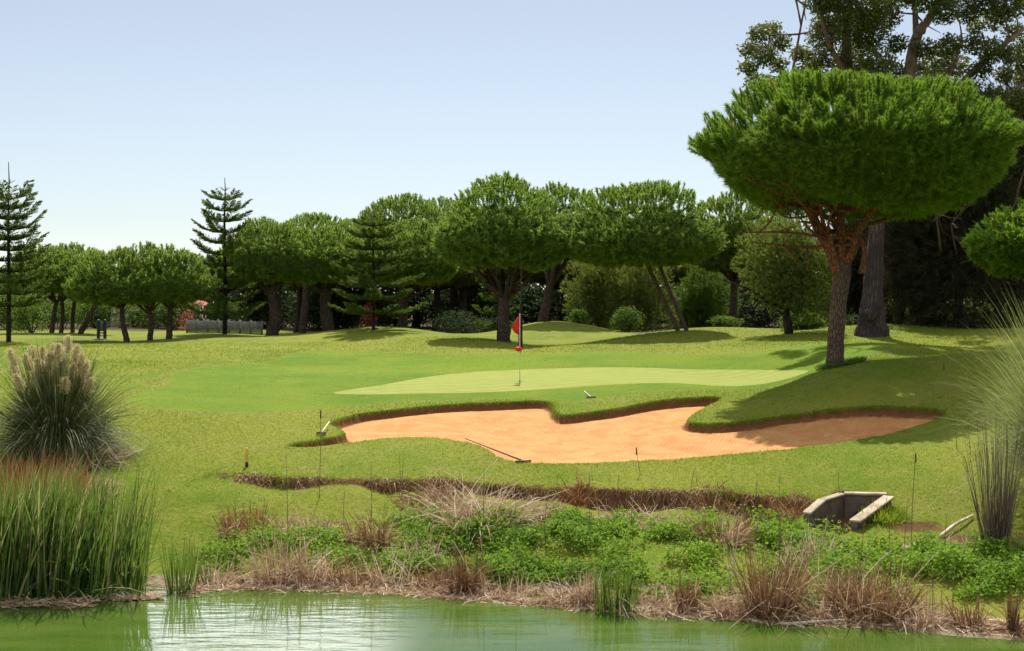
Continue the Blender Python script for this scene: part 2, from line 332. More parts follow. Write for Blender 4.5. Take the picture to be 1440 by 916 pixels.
def water_mat():
    m=NT('pond_water'); P=m.pos()
    mp=m.n('Mapping',{'Vector':P,'Scale':(.55,2.2,1)}).outputs[0]
    w=m.math('ADD',m.math('MULTIPLY',m.noise(2.2,3,mp,.5),.8),m.math('MULTIPLY',m.noise(9,3,mp,.6),.10))
    calm=m.ramp(m.noise(.35,2,P),.35,.7)
    b=m.n('Bump',{'Height':w,'Strength':m.math('ADD',.07,m.math('MULTIPLY',calm,.32)),'Distance':.05}).outputs[0]
    c=m.mix(m.ramp(m.noise(.9,4,mp),.35,.7),(.046,.086,.012),(.072,.110,.020))
    return m.done(m.n('BsdfPrincipled',{'Base Color':c,'Roughness':.03,'IOR':1.33,'Specular IOR Level':.36,'Normal':b}))
# ------------------------------------------------------------------ build the ground
def axis(*seg):
    out=[]
    for a,b,s0,s1 in seg:
        x=a
        while x<b-1e-6:
            out.append(x); f=(x-a)/(b-a); x+=s0*(s1/s0)**f
    out.append(seg[-1][1]); return np.array(out)
xs_p=axis((0,15,.065,.065),(15,45,.07,.9),(45,150,.9,8),(150,1500,8,160)); xs=np.concatenate([-xs_p[::-1],xs_p[1:]])
ys=np.concatenate([axis((-120,-20,14,4),(-20,15.5,3,.4)),axis((15.5,21,.07,.065),(21,37,.06,.06),(37,62,.09,.22),(62,95,.22,.7),(95,1500,.8,150))[0:]])
ys=np.unique(np.round(ys,4))
GX,GY=np.meshgrid(xs,ys); gx=GX.ravel(); gy=GY.ravel()
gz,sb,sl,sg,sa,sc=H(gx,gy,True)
soil=np.exp(-((sl+.06)/.12)**2)*sm(-6.3,-4.8,gx)*sm(6.2,5.0,gx)*1.0
soil=np.maximum(soil,.33*sm(-.3,-1.0,sl)*sm(2.0,.6,np.abs(gy-22.4)))
soil=np.maximum(soil,1.0*sm(.14,.02,sc))
for px,py,rx,ry in [(385,733,.42,.10),(470,731,.40,.10),(1375,758,.8,.3),(60,690,1.0,1.2),(90,640,1.2,.8),(1290,742,.6,.3),(340,735,.22,.08),(760,723,.6,.2),(1420,770,.9,.8)]:
    q=march([(px,py)])[0]; soil=np.maximum(soil,.85*np.exp(-((gx-q[0])/rx)**2-((gy-q[1])/ry)**2))
mud=sm(.16,.03,gz)*(gy>6)*(gy<26)
litter=sm(74,80,gy)*sm(330,160,gy)
litter=np.maximum(litter,sm(60,66,gy-.0*gx)*(gx>4.5)*sm(4.5,9,gx)*sm(330,160,gy))
litter=np.where(gx<-13,litter*sm(86,95,gy),litter)
pth=sdf(PATH,gx,gy)
nx,ny=len(xs),len(ys); I=np.arange(nx*ny).reshape(ny,nx)
Q=np.stack([I[:-1,:-1],I[:-1,1:],I[1:,1:],I[1:,:-1]],-1).reshape(-1,4)
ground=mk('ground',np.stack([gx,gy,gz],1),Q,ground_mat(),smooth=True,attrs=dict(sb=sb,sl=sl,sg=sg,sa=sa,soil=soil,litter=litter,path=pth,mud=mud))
tag(ground,'mown golf course ground with a sandy bunker, a putting green and a bank down to the pond','ground',kind='structure')
wx=np.array([-90,90.]);wy=np.array([2.,26])
V=[(-90,2,0),(90,2,0),(90,26,0),(-90,26,0)]
water=mk('pond_water',V,np.array([(0,1,2,3)]),water_mat()); tag(water,'murky green pond water with soft ripples','water',kind='structure')

# grass blades: rough, longer on the bunker lip and the bank edge
def scatter(n,f,rng,ymin=20.5,ymax=62):
    # denser near the shore, thinning with distance
    u=rng.uniform(size=n*3); Y=1/(1/ymin+u*(1/ymax-1/ymin)); X=rng.uniform(-.52,.52,n*3)*Y
    z,b,l,g,a,c=H(X,Y,True); p=f(X,Y,z,b,l,g,a,c); k=rng.uniform(size=len(X))<p
    return X[k],Y[k],z[k],b[k],l[k],a[k]
rg=np.random.default_rng(11)
def dens(X,Y,z,b,l,g,a,c):
    p=np.where(a<0.05,.12,.75); p=np.where(g<.02,0,p); p=np.where(b<.01,0,p); p=np.where(c<.1,0,p)
    p=p*np.where(l<-.1,np.where(X<-3.2,.8,.28),1); p=p*(z>.22); p=p*np.clip(.65+.6*wob(X,Y,.9,3),.1,1); return p
X,Y,z,b,l,a=scatter(170000,dens,rg)
n=len(X); tall=np.where((b<.22)|(np.abs(l-.05)<.15),1.0,0.)
Lb=(.035+.035*rg.uniform(size=n)**2+.045*tall*rg.uniform(size=n))*np.where(a<.05,.6,1)*(1+np.clip((Y-24)/30,0,1)*.8)
d=nrm(np.stack([rg.normal(size=n)*.55,rg.normal(size=n)*.55-tall*.35,np.ones(n)],1))
Vg,Qg=strips(np.stack([X,Y,z-.005],1),d,Lb,.012+.0005*(Y-20),.25*np.ones(n),1,rg)
tint=np.clip(.45+.35*wob(X,Y,.5,2)+rg.normal(size=n)*.22,0,1)
# hanging fringe over the bunker lip and the eroded bank
def edge_pts(P,k,rng,closed=True):
    A=P; B=np.roll(P,-1,0)
    if not closed: A=A[:-1];B=B[:-1]
    Ls=np.hypot(*(B-A).T); i=rng.choice(len(A),k,p=Ls/Ls.sum()); t=rng.uniform(size=(k,1)); e=nrm(B-A)[i]
    return A[i]+(B-A)[i]*t, np.stack([-e[:,1],e[:,0]],1)
ep,en=edge_pts(BUNKER,26000,rg)
chk=sdf(BUNKER,ep[:,0]+en[:,0]*.08,ep[:,1]+en[:,1]*.08); en=en*np.where(chk<0,1,-1)[:,None]   # en points into the sand
off=rg.uniform(-.02,.14,len(ep)); ep=ep-en*off[:,None]; zz=H(ep[:,0],ep[:,1]); n2=len(ep)
far=(en[:,1]<0)
d2=nrm(np.column_stack([en*.8+rg.normal(size=(n2,2))*.45,rg.uniform(.1,.9,n2)]))
V2,Q2=strips(np.column_stack([ep,zz-.01]),d2,np.where(far,rg.uniform(.05,.12,n2),rg.uniform(.03,.07,n2)),.014,1.1,2,rg)
lp,ln=edge_pts(LOWER[:23],6500,rg,False)
ok=(lp[:,1]>21)&(rg.uniform(size=len(lp))<np.clip(.35+1.3*wob(lp[:,0],lp[:,0]*0,2.3,3)+.8*wob(lp[:,0],lp[:,0]*0,9,6),.03,1)); lp=lp[ok]; n3=len(lp); lp=lp+rg.normal(size=(n3,2))*[.05,.09]+[0,.06]; zz=H(lp[:,0],lp[:,1])
d3=nrm(np.column_stack([rg.normal(size=n3)*.5,-.6+rg.normal(size=n3)*.3,rg.uniform(.1,.8,n3)]))
V3,Q3=strips(np.column_stack([lp,zz]),d3,rg.uniform(.05,.16,n3),.012,1.4,2,rg)
mb=MB(); mb.add(Vg,Qg,rep(tint,4)); mb.add(V2,Q2,rep(np.clip(.35+rg.normal(size=n2)*.25,0,1),6)); mb.add(V3,Q3,rep(np.clip(.6+rg.normal(size=n3)*.3,0,1),6))
tag(mb.build('rough_grass',M['grass']),'short uneven grass covering the banks and the bunker rim','grass',kind='stuff')
# ------------------------------------------------------------------ trees
def crown_shell(C,Rx,Ry,up,low,ntop,nund,rng,lump=.10,e=2.4,cone=1.45,per=6,jit=.10):
    """points and shoot directions of an umbrella crown: domed top, funnel-shaped underside"""
    k1=rng.uniform(0,6.28,8); ang=rng.uniform(0,6.28,8); fr=rng.uniform(1.6,4.2,8)
    def lumps(x,y): return sum(np.sin((x*np.cos(ang[i])+y*np.sin(ang[i]))*fr[i]*1.9+k1[i]) for i in range(8))/8
    a=rng.uniform(0,2*np.pi,ntop); u=rng.uniform(0,1,ntop); r=np.where(rng.uniform(size=ntop)<.6,np.sqrt(u),1-.22*u**2)
    rim=1+.06*np.sin(a*3+k1[0])+.06*np.sin(a*5+k1[1])+.045*np.sin(a*9+k1[2])+.03*np.sin(a*17+k1[3])
    x,y=r*np.cos(a),r*np.sin(a); z=np.maximum(1-np.clip(r,0,1)**e,0)**(.62)
    z=np.where(r>.78,z*rng.uniform(-.2,1.0,ntop)**.8 if False else z*rng.uniform(.0,1.05,ntop),z)
    lu=lumps(x,y); dep=np.abs(rng.normal(size=ntop))*.10
    P=np.stack([x*rim*Rx*(1-dep*.35),y*rim*Ry*(1-dep*.35),z*up*(1+lump*1.6*lu)-dep*up*.9],1)
    D=nrm(np.stack([x*.75,y*.75,.7+.6*z],1)+rng.normal(size=(ntop,3))*.22)
    a=rng.uniform(0,2*np.pi,nund); r2=np.sqrt(rng.uniform(0.02,1,nund))*.99
    x,y=r2*np.cos(a),r2*np.sin(a); zb=-np.clip(1-r2**cone,0,1)**.62*low*(1-.60*np.exp(-(r2/.42)**2))
    zt=np.maximum(1-r2**e,0)**.62*up*.97
    mixv=np.where(rng.uniform(size=nund)<.45,rng.uniform(0,.76,nund),np.abs(rng.normal(size=nund))*.16)
    P2=np.stack([x*Rx,y*Ry,zb+(zt-zb)*np.clip(mixv,0,1)+.17*low*lumps(x*1.3,y*1.3)],1)
    D2=nrm(np.stack([x*1.1,y*1.1,np.full(nund,.15)],1)+rng.normal(size=(nund,3))*.4)
    m=ntop//per; k=np.repeat(np.arange(m),per); J=rng.normal(size=(m*per,3))*jit
    J[:,2]+=rng.normal(size=m*per)*jit*.5; P=P[k]+J; D=nrm(D[k]+(nrm(J)*.22 if jit else 0)+rng.normal(size=(m*per,3))*.12)
    return P+C,D,P2+C,D2,k
def pine(name,label,px,D,x0,x1,ytop,yeq,ybot,tw,seed,fork=None,stems=1,dens=19,nn=42,mat='needle_far',bk='bark_far',yb=None,lean=0.,group=None,cat='tree',depth=.9,e=2.0,sl=.34,lump=.16,limbs=11):
    """umbrella pine whose crown spans x0..x1 and ytop..ybot as seen from the photograph's viewpoint, D metres away"""
    rng=np.random.default_rng(seed); B=at(px,D) if yb is None else gp(px,yb); D=B[1]; s=D/F; yeq=min(ytop+(yeq-ytop)*1.2,ybot-14); xm=(x0+x1)/2; xh=(x1-x0)/2*(1.10 if D>50 else 1); x0,x1=xm-xh,xm+xh
    C=np.array([((x0+x1)/2-CX)*s,D+rng.uniform(-.2,.2),zpix(yeq,D)]); Rx=(x1-x0)/2*s*.95; up=(yeq-ytop)*s*.93; low=max((ybot-yeq)*s,.5)
    nt=int(dens*(Rx*Rx*depth*3.1+Rx*up*3.0)); P,Dr,P2,D2,ck=crown_shell(C,Rx,Rx*depth,up,low,nt,int(nt*3.6),rng,lump,e,per=1,jit=.0)
    t=thing(name,B,label,cat,group)
    wood=MB(); fz=zpix(fork,D) if fork else C[2]-low*.9
    r0=tw*.5*s; forks=[]
    for k in range(stems):
        o=np.array([0,0,0]) if stems==1 else np.array([(k-(stems-1)/2)*r0*2.6,rng.uniform(-.3,.3),0])
        top=np.array([C[0]*.35+B[0]*.65+lean*s+o[0]*1.6,C[1]*.3+B[1]*.7,fz])
        mid=(B+o+top)/2+rng.normal(size=3)*[.06,.06,0]
        Pp=spline([B+o-[0,0,.25],B+o+[0,0,.12],mid,top],6); rr=np.interp(np.linspace(0,1,len(Pp)),[0,.07,.2,1],[1.45,1.12,.95,.72])*r0*(1 if stems==1 else .75)
        wood.add(*tube(Pp,rr,9,rough=.06,rng=rng)); forks.append((top,r0*.7))
    for k in range(limbs):
        top,r=forks[k%len(forks)]; a=2*np.pi*(k+rng.uniform(0,.7))/limbs; q=rng.uniform(.45,.9)
        end=C+np.array([np.cos(a)*Rx*q,np.sin(a)*Rx*depth*q,up*(.55-.4*q)+rng.uniform(-.1,.15)*up]); st=top-[0,0,rng.uniform(.0,.5)*min(low,1.5)*.5]
        m=st*.5+end*.5+np.array([0,0,-.12*low])+rng.normal(size=3)*.14*Rx*.5
        Pp=spline([st,m,end],6); R=np.linspace(r*rng.uniform(.42,.62),.018,len(Pp)); wood.add(*tube(Pp,R,6,rough=.05,rng=rng))
        for j in range(3):
            i=rng.integers(4,len(Pp)-2); e2=Pp[i]+nrm(rng.normal(size=3)*[1,1,.35]+[np.cos(a)*.6,np.sin(a)*.6,.45])*Rx*.3
            wood.add(*tube(spline([Pp[i],(Pp[i]+e2)/2+rng.normal(size=3)*.08,e2],4),np.linspace(R[i]*.6,.012,9),5,rng=rng))
    wood.moved(B).build('trunk',M[bk],t,True)
    V1,T1=needles(P,Dr,rng,nn,sl*1.35,sl*.5,.055,.62); V2,T2=needles(P2,D2,rng,max(nn-3,6),sl*.6,sl*.8,.075,.8)
    ti=np.clip(.6+rng.normal(size=len(P))*.19,0,.84); ti[rng.uniform(size=len(P))<.012]=.95; t2=np.clip(.5+rng.normal(size=len(P2))*.2,0,.84)
    mb=MB(); mb.add(V1,T1,rep(ti,nn*3)); mb.add(V2,T2,rep(t2,max(nn-3,6)*3)); mb.moved(B).build('crown',M[mat],t)
    return t
GP='umbrella pines along the far side of the course'
far=[
 # label, px, D, x0,x1, ytop,yeq,ybot, trunk px, seed, extra
 ('umbrella pine with a leaning bare trunk just behind the pampas-side araucaria',73,76,12,112,352,385,418,8,1,dict(lean=10,fork=425)),
 ('flat wide umbrella pine with forked trunks between the pampas-side araucaria and the board',94,78,52,150,349,378,410,9,2,dict(stems=2,fork=420)),
 ('umbrella pine with one slanting trunk standing closest beside the two-post board',114,76,88,168,362,388,412,9,3,dict(lean=18,fork=425)),
 ('umbrella pine beside the two-post board, first trunk of the joined trio',178,66,103,212,356,400,434,9,4,dict(fork=430)),
 ('umbrella pine in the middle of the joined trio by the board, forking low',211,66.5,158,255,352,395,432,9,5,dict(fork=436)),
 ('umbrella pine of the joined trio standing nearest the paling fence',238,67,196,290,352,396,430,10,6,dict(fork=432)),
 ('umbrella pine with a stout dark trunk beside the araucaria on the mown slope',383,71,328,432,311,352,412,20,7,dict(fork=412,limbs=14)),
 ('dark rounded pine crown rising behind the pale-lit leaning pine',425,84,388,500,307,340,385,12,8,dict()),
 ('bright low-crowned umbrella pine with a stout grey trunk, beside the layered araucaria on the mound',462,72,383,514,322,362,410,20,9,dict(fork=408,limbs=14)),
 ('broad domed pine rising above the layered araucaria from behind the mound',566,86,494,636,276,330,385,14,10,dict()),
 ('umbrella pine with a pale straight trunk right behind the layered araucaria',568,74,520,636,314,362,410,12,11,dict(fork=415)),
 ('tallest domed umbrella pine of the middle, thick dark trunk behind the red flag',709,62,621,796,256,325,396,21,12,dict(yb=481,fork=418,limbs=16,dens=21)),
 ('umbrella pine hidden partly behind the tallest domed pine and the spiky-topped pine',763,76,735,850,262,315,375,16,13,dict(fork=400)),
 ('spiky-topped umbrella pine with two slim leaning pale trunks near the grey bin',958,61,800,1000,255,330,384,9,14,dict(stems=2,fork=345,lean=-30,lump=.16,bk='bark',limbs=14)),
 ('bright umbrella pine filling the gap between the spiky-topped pine and the largest pine',1030,76,965,1110,268,330,400,13,15,dict()),
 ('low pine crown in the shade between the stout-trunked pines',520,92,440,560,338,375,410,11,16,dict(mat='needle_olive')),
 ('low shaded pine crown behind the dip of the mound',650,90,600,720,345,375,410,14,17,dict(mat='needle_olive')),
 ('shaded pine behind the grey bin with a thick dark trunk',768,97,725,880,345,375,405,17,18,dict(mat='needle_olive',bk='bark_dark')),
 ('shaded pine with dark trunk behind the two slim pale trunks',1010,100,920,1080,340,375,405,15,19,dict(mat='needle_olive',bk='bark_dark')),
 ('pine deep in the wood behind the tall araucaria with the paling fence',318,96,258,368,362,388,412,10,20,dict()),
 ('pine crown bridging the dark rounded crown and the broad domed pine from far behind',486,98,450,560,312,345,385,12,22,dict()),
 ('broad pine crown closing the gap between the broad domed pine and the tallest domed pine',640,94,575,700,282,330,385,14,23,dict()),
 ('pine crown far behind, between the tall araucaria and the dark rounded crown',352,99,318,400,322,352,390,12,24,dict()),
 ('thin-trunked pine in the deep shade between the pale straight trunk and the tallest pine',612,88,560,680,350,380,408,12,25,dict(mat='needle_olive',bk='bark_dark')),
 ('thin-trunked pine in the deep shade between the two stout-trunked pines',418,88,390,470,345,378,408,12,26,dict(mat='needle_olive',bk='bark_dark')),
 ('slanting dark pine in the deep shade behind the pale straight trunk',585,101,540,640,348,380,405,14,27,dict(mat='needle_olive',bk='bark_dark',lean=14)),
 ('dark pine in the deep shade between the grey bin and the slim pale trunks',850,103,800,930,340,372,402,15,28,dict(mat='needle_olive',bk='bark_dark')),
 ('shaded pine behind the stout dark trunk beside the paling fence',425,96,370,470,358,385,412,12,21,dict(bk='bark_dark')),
]
for lab,px,D,x0,x1,yt,ye,yb_,tw,sd,ex in far: pine('umbrella_pine',lab,px,D,x0,x1,yt,ye,yb_,tw,sd,group=GP,**ex)
pine('umbrella_pine','bright green young pine beside the tall feathery grass at the edge of the course',1452,42,1374,1540,296,338,400,16,31,mat='needle',dens=22,fork=400)

# the big pine by the bunker
rng=np.random.default_rng(50); B=gp(1177,515); D=B[1]; s=D/F
hero=thing('umbrella_pine',B,'largest umbrella pine with a thick cracked trunk, alone on the grassy mound beside the bunker','tree')
def hp(px,py,dy=0.): return np.array([(px-CX)*(D+dy)/F,D+dy,zpix(py,D+dy)])
C=hp(1207,218); Rx=222*s; up=107*s; low=112*s
P,Dr,P2,D2,ck=crown_shell(C,Rx*.88,Rx*.88,up*.77,low*1.12,2500,15000,rng,.19,3.0,1.35,1,.0)
sk=lambda A:A+np.stack([np.zeros(len(A)),np.zeros(len(A)),(A[:,0]-C[0])*-.02],1)
P=sk(P);P2=sk(P2)
w=MB(); Pp=spline([hp(1174,540),hp(1174,512),hp(1176,470),hp(1179,430),hp(1183,395),hp(1183,368)],7); rr=np.interp(np.linspace(0,1,len(Pp)),[0,.18,.3,.6,1],[17.5,13.8,11.6,11.2,13.2])*s
w.add(*tube(Pp,rr,16,rough=.035,rng=rng)); w.moved(B).build('trunk',M['bark'],hero,True)
for pts,r0,r1 in [([hp(1181,385),hp(1168,352),hp(1149,318,.1),hp(1128,280,.4),hp(1085,235,.9)],11,3),([hp(1184,380),hp(1183,340),hp(1182,310,.1),hp(1187,268,.2),hp(1192,215,.3)],9.5,3),
   ([hp(1184,378),hp(1200,352,-.2),hp(1208,325,-.3),hp(1240,284,-.6),hp(1300,238,-1.2)],7.5,2.5),([hp(1180,372),hp(1166,335,-.25),hp(1156,308,-.5),hp(1150,262,-1.2)],4.2,2),
   ([hp(1184,340),hp(1172,312,.5),hp(1168,270,1.5)],4,2),([hp(1190,365),hp(1205,330,1),hp(1230,275,2)],5,2),([hp(1207,330,-.3),hp(1216,352,-.5),hp(1211,385,-.35)],3.2,4.2)]:
    Pl=spline(pts,6); m=MB(); R=np.linspace(r0,r1,len(Pl))*s; m.add(*tube(Pl,R,9,rough=.04,rng=rng))
    if pts[-1][2]>pts[0][2]+1:
        for j in range(6):
            i=rng.integers(len(Pl)//3,len(Pl)-1); q=Pl[i]-C; e2=Pl[i]+nrm(np.array([q[0],q[1],0])*.35+rng.normal(size=3)*[1,1,.3]+[0,0,.35])*rng.uniform(1.2,3.0)
            e2[2]=min(e2[2],C[2]+up*.6)
            Pb=spline([Pl[i],(Pl[i]+e2)/2-[0,0,.15]+rng.normal(size=3)*.12,e2],5); m.add(*tube(Pb,np.linspace(R[i]*.65,.02,len(Pb)),6,rng=rng))
            for jj in range(3):
                i2=rng.integers(3,len(Pb)); e3=Pb[i2]+nrm(rng.normal(size=3)*[1,1,.5]+[0,0,.4])*rng.uniform(.5,1.3); m.add(*tube(np.array([Pb[i2],(Pb[i2]+e3)/2+rng.normal(size=3)*.06,e3]),[.028,.02,.01],5,rng=rng))
    m.moved(B).build('limb',M['bark_red'],hero,True)
V1,T1=needles(P,Dr,rng,180,.54,.135,.020,.68); V2,T2=needles(P2,D2,rng,24,.22,.17,.020,.8)
ti=np.clip(.6+rng.normal(size=len(P))*.2,0,.84); ti[rng.uniform(size=len(P))<.01]=.95
mb=MB(); mb.add(V1,T1,rep(ti,540)); mb.add(V2,T2,rep(np.clip(.48+rng.normal(size=len(P2))*.22,0,.9),72)); mb.moved(B).build('crown',M['needle'],hero)
# grass grown long round its foot
rng=np.random.default_rng(51); a=rng.uniform(0,6.28,1500); r=rng.uniform(.25,.62,1500); X=B[0]+.1+np.cos(a)*r*1.1; Y=B[1]+np.sin(a)*r
Vt,Qt=strips(np.stack([X,Y,H(X,Y)],1),nrm(np.stack([np.cos(a)*.4+rng.normal(size=1500)*.3,np.sin(a)*.4+rng.normal(size=1500)*.3,np.ones(1500)],1)),rng.uniform(.12,.34,1500),.018,.4,2,rng)
tag(mk('grass_tuft',Vt-np.tile(B,(len(Vt),1)),Qt,M['reed'],tint=rep(np.clip(.45+rng.normal(size=1500)*.2,0,.85),6)),'ring of long unmown grass round the foot of the largest pine','grass').location=B

# araucarias (Norfolk Island pines): straight trunk, tiers of feathery branches
def araucaria(label,px,py,ytop,ylead,tiers,seed,w0,w1,ylow,D=None,up=.35,dens=1.,tw=7):
    rng=np.random.default_rng(seed); B=gp(px,py) if D is None else at(px,D); D=B[1]; s=D/F; Ht=zpix(ytop,D)-B[2]
    t=thing('araucaria',B,label,'tree',None); w=MB()
    top=B+[0,0,Ht]; Pp=spline([B-[0,0,.2],B+[.02,0,Ht*.4],B+[-.02,.02,Ht*.8],top],6); w.add(*tube(Pp,np.linspace(tw*.5*s,.03,len(Pp)),8,rough=.04,rng=rng))
    nc=[];nd=[];nt=[]
    zl=zpix(ylow,D)-B[2]
    for k in range(tiers):
        f=k/(tiers-1); z=zl+(Ht-zl)*f**.95; Lr=(w0+(w1-w0)*f**1.3)*.5*s*rng.uniform(.85,1.1); nb=rng.integers(5,7) ; a0=rng.uniform(0,6.28)
        for b in range(nb):
            a=a0+b*2*np.pi/nb+rng.uniform(-.15,.15); L=Lr*rng.uniform(.75,1.1); o=np.array([np.cos(a),np.sin(a),0]); st=B+[0,0,z]
            rise=up*(.25+.75*f)*L
            Pb=spline([st,st+o*L*.5+[0,0,rise*.25-.05*L*(1-f)],st+o*L+[0,0,rise+.12*L]],5); w.add(*tube(Pb,np.linspace(.035,.010,len(Pb)),5,rng=rng))
            side=np.array([-o[1],o[0],0]); m=int(26*dens*max(L,.7))
            u=rng.uniform(.12,1.02,m); sg=rng.choice([-1,1],m); idx=np.clip((u*(len(Pb)-1)).astype(int),0,len(Pb)-2); fr=u*(len(Pb)-1)-idx
            pc=Pb[idx]*(1-fr)[:,None]+Pb[idx+1]*fr[:,None]
            dirs=nrm(side*sg[:,None]*.8+o*.75+np.array([0,0,.38])+rng.normal(size=(m,3))*.13)
            ln=(.16+.30*np.sin(np.pi*np.clip(u,.1,.95)))*min(1.15,.55+L*.35)
            for q in (.15,.45,.75): nc.append(pc+dirs*(ln*q)[:,None]); nd.append(dirs); nt.append(rng.uniform(.25,.85,m))
    w.moved(B).build('trunk',M['bark_dark'],t,True)
    nc=np.concatenate(nc);nd=np.concatenate(nd);nt=np.concatenate(nt)
    Vn,Tn=needles(nc,nd,rng,9,.14,.10,.034,.30); mb=MB(); mb.add(Vn,Tn,rep(nt,27)); mb.moved(B).build('crown',M['norfolk'],t)
    if ylead:
        m=MB(); tp=top; hz=zpix(ylead,D)-tp[2]; m.add(*tube(np.array([tp-[0,0,.3],tp+[.03,0,hz*.5],tp+[0,0,hz]]),[.05,.035,.02],6,rng=rng))
        for b in range(5):
            a=b*1.256+.4; m.add(*tube(np.array([tp+[.02,0,hz*.42],tp+[np.cos(a)*.17,np.sin(a)*.17,hz*.42+.10],tp+[np.cos(a)*.32,np.sin(a)*.32,hz*.42+.2]]),[.022,.018,.012],5,rng=rng))
        m.moved(B).build('leader_shoot',M['twig'],t,True)
    return t
araucaria('tall araucaria with a bare leader shoot on the mown slope by the paling fence',316,470,282,250,11,61,128,60,440,up=.34,dens=1.7,tw=7)
araucaria('araucaria with dense upswept top and long bare leader shoot rising behind the dark pampas grass',12,481,281,228,11,62,110,78,430,up=.6,dens=1.8,tw=7)
araucaria('dark araucaria with flat layered tiers on the mound crest, below the broad domed pine',525,459,318,288,8,63,150,66,440,up=.16,dens=2.2,tw=5,D=67)
araucaria('small sparse young araucaria against the thick trunk behind the red flag',700,478,408,None,4,64,70,46,462,up=.45,dens=1.8,tw=4)

# bushes and low trees
def bush(name,label,px,D,x0,x1,ytop,seed,mat,n=3200,lf=.10,group=None,yb=None,depth=.8,lobes=9,cat='bush',trunk=None,yfloor=None,fine=False):
    rng=np.random.default_rng(seed); B=at(px,D) if yb is None else gp(px,yb); D=B[1]; s=D/F; Wd=(x1-x0)*.5*s; cx=((x0+x1)/2-CX)*s; zt=zpix(ytop,D); z0=B[2] if yfloor is None else zpix(yfloor,D); h=zt-z0
    pts=[];nn_=n//lobes; dr=[]
    for k in range(lobes):
        a=rng.uniform(0,6.28); q=rng.uniform(.1,.72); r=rng.uniform(.34,.55); cz=z0+h*rng.uniform(.25,.75)*(1.1-.4*q)
        if k==0: q=.1; cz=zt-r*h*.8
        c=np.array([cx+np.cos(a)*Wd*q,D+np.sin(a)*Wd*depth*q,cz]); d=nrm(rng.normal(size=(nn_,3))); 
        rad=rng.uniform(.72,1.03,(nn_,1))*(1+.12*np.sin(d[:,:1]*7+k)+.1*np.sin(d[:,2:]*9+k))
        pts.append(c+d*rad*[Wd*r*1.15,Wd*depth*r*1.15,min(h*.5,h*r)]); dr.append(d)
    P=np.concatenate(pts); P_ok=P[:,2]>B[2]-.05; P=P[P_ok]; 
    DD=np.concatenate(dr)[P_ok]; ti=np.clip(.5+rng.normal(size=len(P))*.22,0,1)
    if fine: V,Q=needles(P,nrm(DD+[0,0,.5]),rng,12,lf*1.5,lf*1.5,.032,.6)
    else: V,Q=leaves(P,rng,lf*1.3,lf*.75,.4)
    if trunk is None:
        st=MB()
        for k in range(5): 
            e=np.array([cx+rng.normal()*Wd*.4,D+rng.normal()*Wd*.3,z0+h*.6]); st.add(*tube(spline([B-[0,0,.1],(B+e)/2+rng.normal(size=3)*.1,e],4),np.linspace(.05,.015,9),5,rng=rng))
        bk='bark_dark'
    else:
        st=MB(); st.add(*tube(spline([B-[0,0,.1],(B*.5+np.array([cx,D,z0+h*.5])*.5)+rng.normal(size=3)*.1,np.array([cx,D,z0+h*.6])],6),np.linspace(trunk*.5*s,.03,13),7,rough=.05,rng=rng)); bk='bark_dark'
        for k in range(9):
            e=np.array([cx+rng.normal()*Wd*.5,D+rng.normal()*Wd*.4,z0+h*rng.uniform(.3,.9)]); o=np.array([cx,D,z0+h*.15])*.5+B*.5; st.add(*tube(spline([o,(o+e)/2+rng.normal(size=3)*.2,e],4),np.linspace(trunk*.25*s,.015,9),5,rng=rng))
    t=thing(name,B,label,cat,group)
    mb=MB(); mb.add(V,Q,rep(ti,36 if fine else 4)); mb.moved(B).build('foliage',M[mat],t); st.moved(B).build('stem',M[bk],t,True); return t
bush('olive_tree','olive-green drooping bushy tree between the spiky-topped pine and the largest pine trunk',1110,56,1030,1170,312,71,'bush_olive',6500,.10,fine=True,cat='tree',trunk=14,yfloor=432,lobes=14)
bush('bush','rounded leafy bush on the mound edge between the largest pine and the olive-green tree',1125,58.5,1086,1164,437,72,'bush',2400,.11)
bush('bush','low pointed bush on the mound edge below the bright gap pine',1014,65,990,1042,446,73,'bush',1300,.11)
bush('bush','dark green rounded bush just in front of the two slim pale trunks',882,71,848,914,434,74,'bush',2200,.11)
bush('bush','little bright bush right beside the grey bin',812,76,797,834,436,75,'bush',1000,.11)
bush('shrub','large olive shrub with a pale lit top behind the grey bin',842,79,800,888,366,76,'bush_olive',4200,.13,lobes=15,fine=True)
bush('shrub','tall loose shrub between the pale lit shrub and the slim pale trunks',905,80,862,950,362,77,'bush_olive',4000,.13,lobes=14,fine=True)
bush('shrub','shaggy shrub behind the two slim pale trunks in the shade',985,82,938,1036,386,78,'bush',3600,.13,lobes=12,fine=True)
bush('bush','wide dark ivy-like bush in the dip behind the mound crest',645,80,592,700,440,79,'bush_dark',3200,.12)
bush('flowering_bush','small bush with red blossom beside the layered araucaria',516,82,504,530,432,80,'redleaf',500,.10)
bush('flowering_bush','red-flowering bush just above the paling fence beside the trio of pines',262,90,246,278,434,81,'redleaf',420,.11)
GU='shaded undergrowth shrubs below the far pines'
LU='dark green shrub of the unbroken undergrowth in the deep shade under the far pines'
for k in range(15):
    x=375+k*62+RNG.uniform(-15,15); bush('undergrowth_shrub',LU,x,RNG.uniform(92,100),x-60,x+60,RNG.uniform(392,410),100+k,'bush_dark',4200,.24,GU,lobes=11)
GL='sunlit shrubs behind the small pines by the paling fence'
for k in range(7):
    x=-30+k*55+RNG.uniform(-10,10); bush('hedge_shrub','mid green rounded shrub of the sunlit row behind the small pines',x,RNG.uniform(92,98),x-44,x+44,RNG.uniform(402,424),130+k,'bush',2600,.17,GL,lobes=10)
bush('bush','bright rounded bush behind the pampas-side araucaria',45,80,8,66,420,140,'bush',2200,.12)
